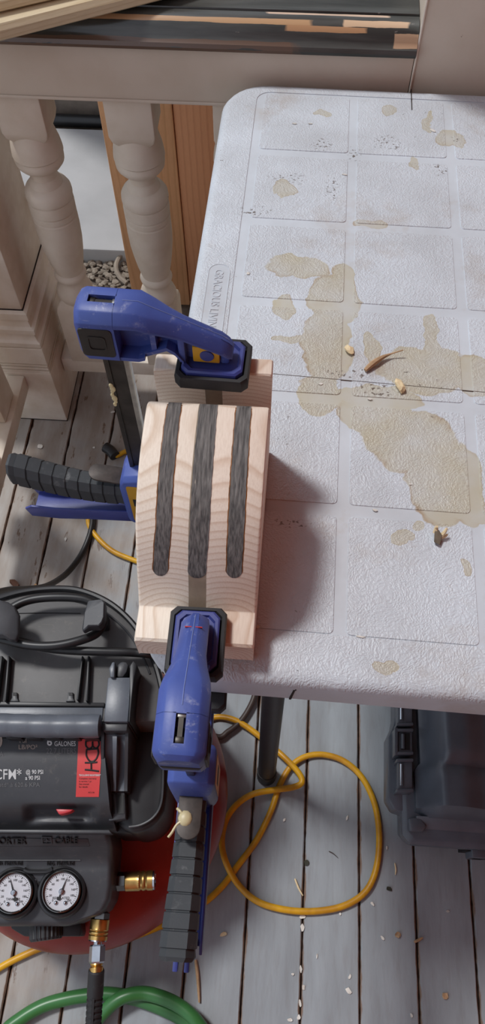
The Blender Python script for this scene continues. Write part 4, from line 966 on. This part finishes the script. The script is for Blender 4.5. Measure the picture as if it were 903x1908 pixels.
o = B().tube([A(680, 690, TZ+.003), A(690, 681, TZ+.004), A(702, 672, TZ+.0048), A(716, 664, TZ+.005), A(732, 658, TZ+.006), A(751, 652, TZ+.009)], lambda t: .0007+.0028*math.sin(min(1, t*1.15+.12)*PI)**.8*(1-.45*t), 7, 5).out('wood_splinter', CHIPB, None, 20)
tag(o, 'long curved brown wood splinter lying on the table', 'splinter')
TOWN = {(673, 1187): 'long thin white flake near the front edge of the table', (462, 510): 'white flake beside the maker plaque at the left of the table', (597, 716): 'white flake on the table right of the far end of the block',
        (688, 744): 'white flake on the table left of the cream wood chip', (698, 951): 'white flake on the table in line with the bark chip', (806, 244): 'white flake on the yellow spill at the far right of the table',
        (642, 326): 'slim white flake in the table groove, second panel row from the back', (480, 1168): 'tan tinted flake on the table against the right side of the block', (764, 903): 'white speck in the large tan spill on the table'}
for i, (x, y, l, w, rt) in enumerate(((597, 716, 9, 5, 5), (688, 744, 11, 5, -5), (698, 951, 11, 5, -5), (673, 1187, 20, 4, -4), (462, 510, 7, 7, 40), (642, 326, 12, 3, -8), (548, 231, 9, 3, -5), (578, 231, 9, 3, -5), (806, 244, 14, 6, -25), (764, 903, 6, 4, 10), (480, 1168, 8, 7, 0))):
    chip(x, y, TZ+.0002, l, w, rt, 'wood_flake', CHIPW, TOWN.get((x, y), ('left' if x < 560 else 'right') + ' one of two small white flakes on the far left panel of the table'), 'flake', 'white flakes on the table', .0008)
OWN = {(563, 1708): 'white paint chip in the floor joint just below the yellow cord loop', (563, 1728): 'larger white paint chip in the same joint, second below the yellow loop',
       (649, 1847): 'largest white paint chip, tilted, on the board near the bottom of the picture', (712, 1748): 'slim white chip right of the middle of the lower floor, slanting', (693, 1684): 'short white chip on the board just outside the yellow cord loop',
       (75, 832): 'white chip at the foot of the newel post', (175, 834): 'white speck on the boards between the post and the far clamp bar', (529, 1528): 'small white chip inside the yellow loop near its crossing',
       (646, 1524): 'thin white scratch of paint inside the yellow loop at right', (833, 1698): 'white chip below the tool case toward the right edge', (540, 1900): 'white chip at the very bottom edge of the floor',
       (720, 1580): 'white sliver on the floor left of the tool case corner', (122, 1005): 'white chip on the weathered boards under the far clamp handle'}
for i, (x, y, l, w, rt) in enumerate(((563, 1708, 11, 8, 0), (563, 1728, 9, 14, 10), (649, 1847, 16, 10, -40), (712, 1748, 10, 5, -50), (693, 1684, 9, 5, -50), (651, 1820, 5, 10, -20), (559, 1870, 6, 14, 10), (833, 1698, 7, 4, 0), (590, 1781, 3, 9, 0), (633, 1703, 4, 6, 0), (545, 1815, 6, 5, 0), (766, 1892, 5, 8, 20), (720, 1580, 4, 8, 0), (529, 1528, 7, 5, 45), (75, 832, 10, 12, 20), (78, 862, 5, 7, 0), (175, 834, 5, 4, 0), (155, 1024, 4, 5, 0), (540, 1900, 12, 6, 0), (560, 1806, 5, 14, 5), (565, 1840, 6, 10, -5), (556, 1895, 7, 9, 0), (122, 1005, 5, 9, 10), (210, 768, 8, 5, 30), (646, 1524, 4, 10, -10))):
    chip(x, y, .0008, l, w, rt, 'paint_chip', CHIPW, OWN.get((x, y), 'small white paint chip lying on the grey porch boards'), 'paint chip', 'paint chips on the porch floor')
chip(571, 1608, .0008, 12, 12, 30, 'dry_leaf', LEAF, 'small dark leaf fragment beside the yellow cord loop', 'leaf', None, .002)
chip(724, 1656, .0008, 12, 8, -30, 'dry_leaf', LEAF, 'dark leaf scrap to the right of the yellow cord loop', 'leaf', None, .002)
chip(740, 1742, .0008, 11, 11, 10, 'seed_husk', CHIPB, 'tan seed husk on the floor below the tool case', 'husk', None, .003)
chip(828, 1855, .0008, 13, 11, 10, 'seed_husk', CHIPB, 'tan husk near the bottom right corner of the floor', 'husk', None, .003)
chip(416, 1741, .0008, 16, 8, 20, 'wood_scrap', CHIPT, 'pale forked wood scrap on the floor right of the clamp grip', 'wood scrap', None, .002)
chip(28, 1088, .0008, 24, 14, -40, 'paint_curl', plain('brown_curl', srgb(130, 92, 72), .7), 'brown curled paint flake on the boards behind the compressor', 'paint chip', None, .006)
chip(66, 1094, .0008, 12, 8, 60, 'paint_curl', plain('tan_curl', srgb(156, 120, 80), .7), 'tan curled flake on the boards beside the black cord', 'paint chip', None, .006)
def stick(L, r, name, mat, lab):
    o = B().tube([A(x, y, .002+r) for x, y in L], lambda t: r*(.5+.5*math.sin(PI*min(1, .15+t*.85))), 7, 4).out(name, mat); tag(o, lab, 'splinter')
stick([(364, 1788), (368, 1820), (371, 1868)], .0026, 'thin_twig', CHIPB, 'brown twig on the floor below the near clamp grip')
stick([(549, 1637), (556, 1655), (564, 1669)], .0016, 'straw', CHIPT, 'pale straw sliver on the floor inside the cord loop')
stick([(735, 1608), (737, 1620), (736, 1630)], .0012, 'straw', CHIPT, 'thin pale sliver on the floor below the tool case')
stick([(771, 1755), (780, 1751), (787, 1747)], .0022, 'thin_twig', CHIPB, 'short tan twig across a floor joint at lower right')
stick([(612, 1586), (620, 1590), (629, 1598)], .0007, 'thin_twig', CORDR, 'thin dark hair like twig in the middle of the yellow loop')
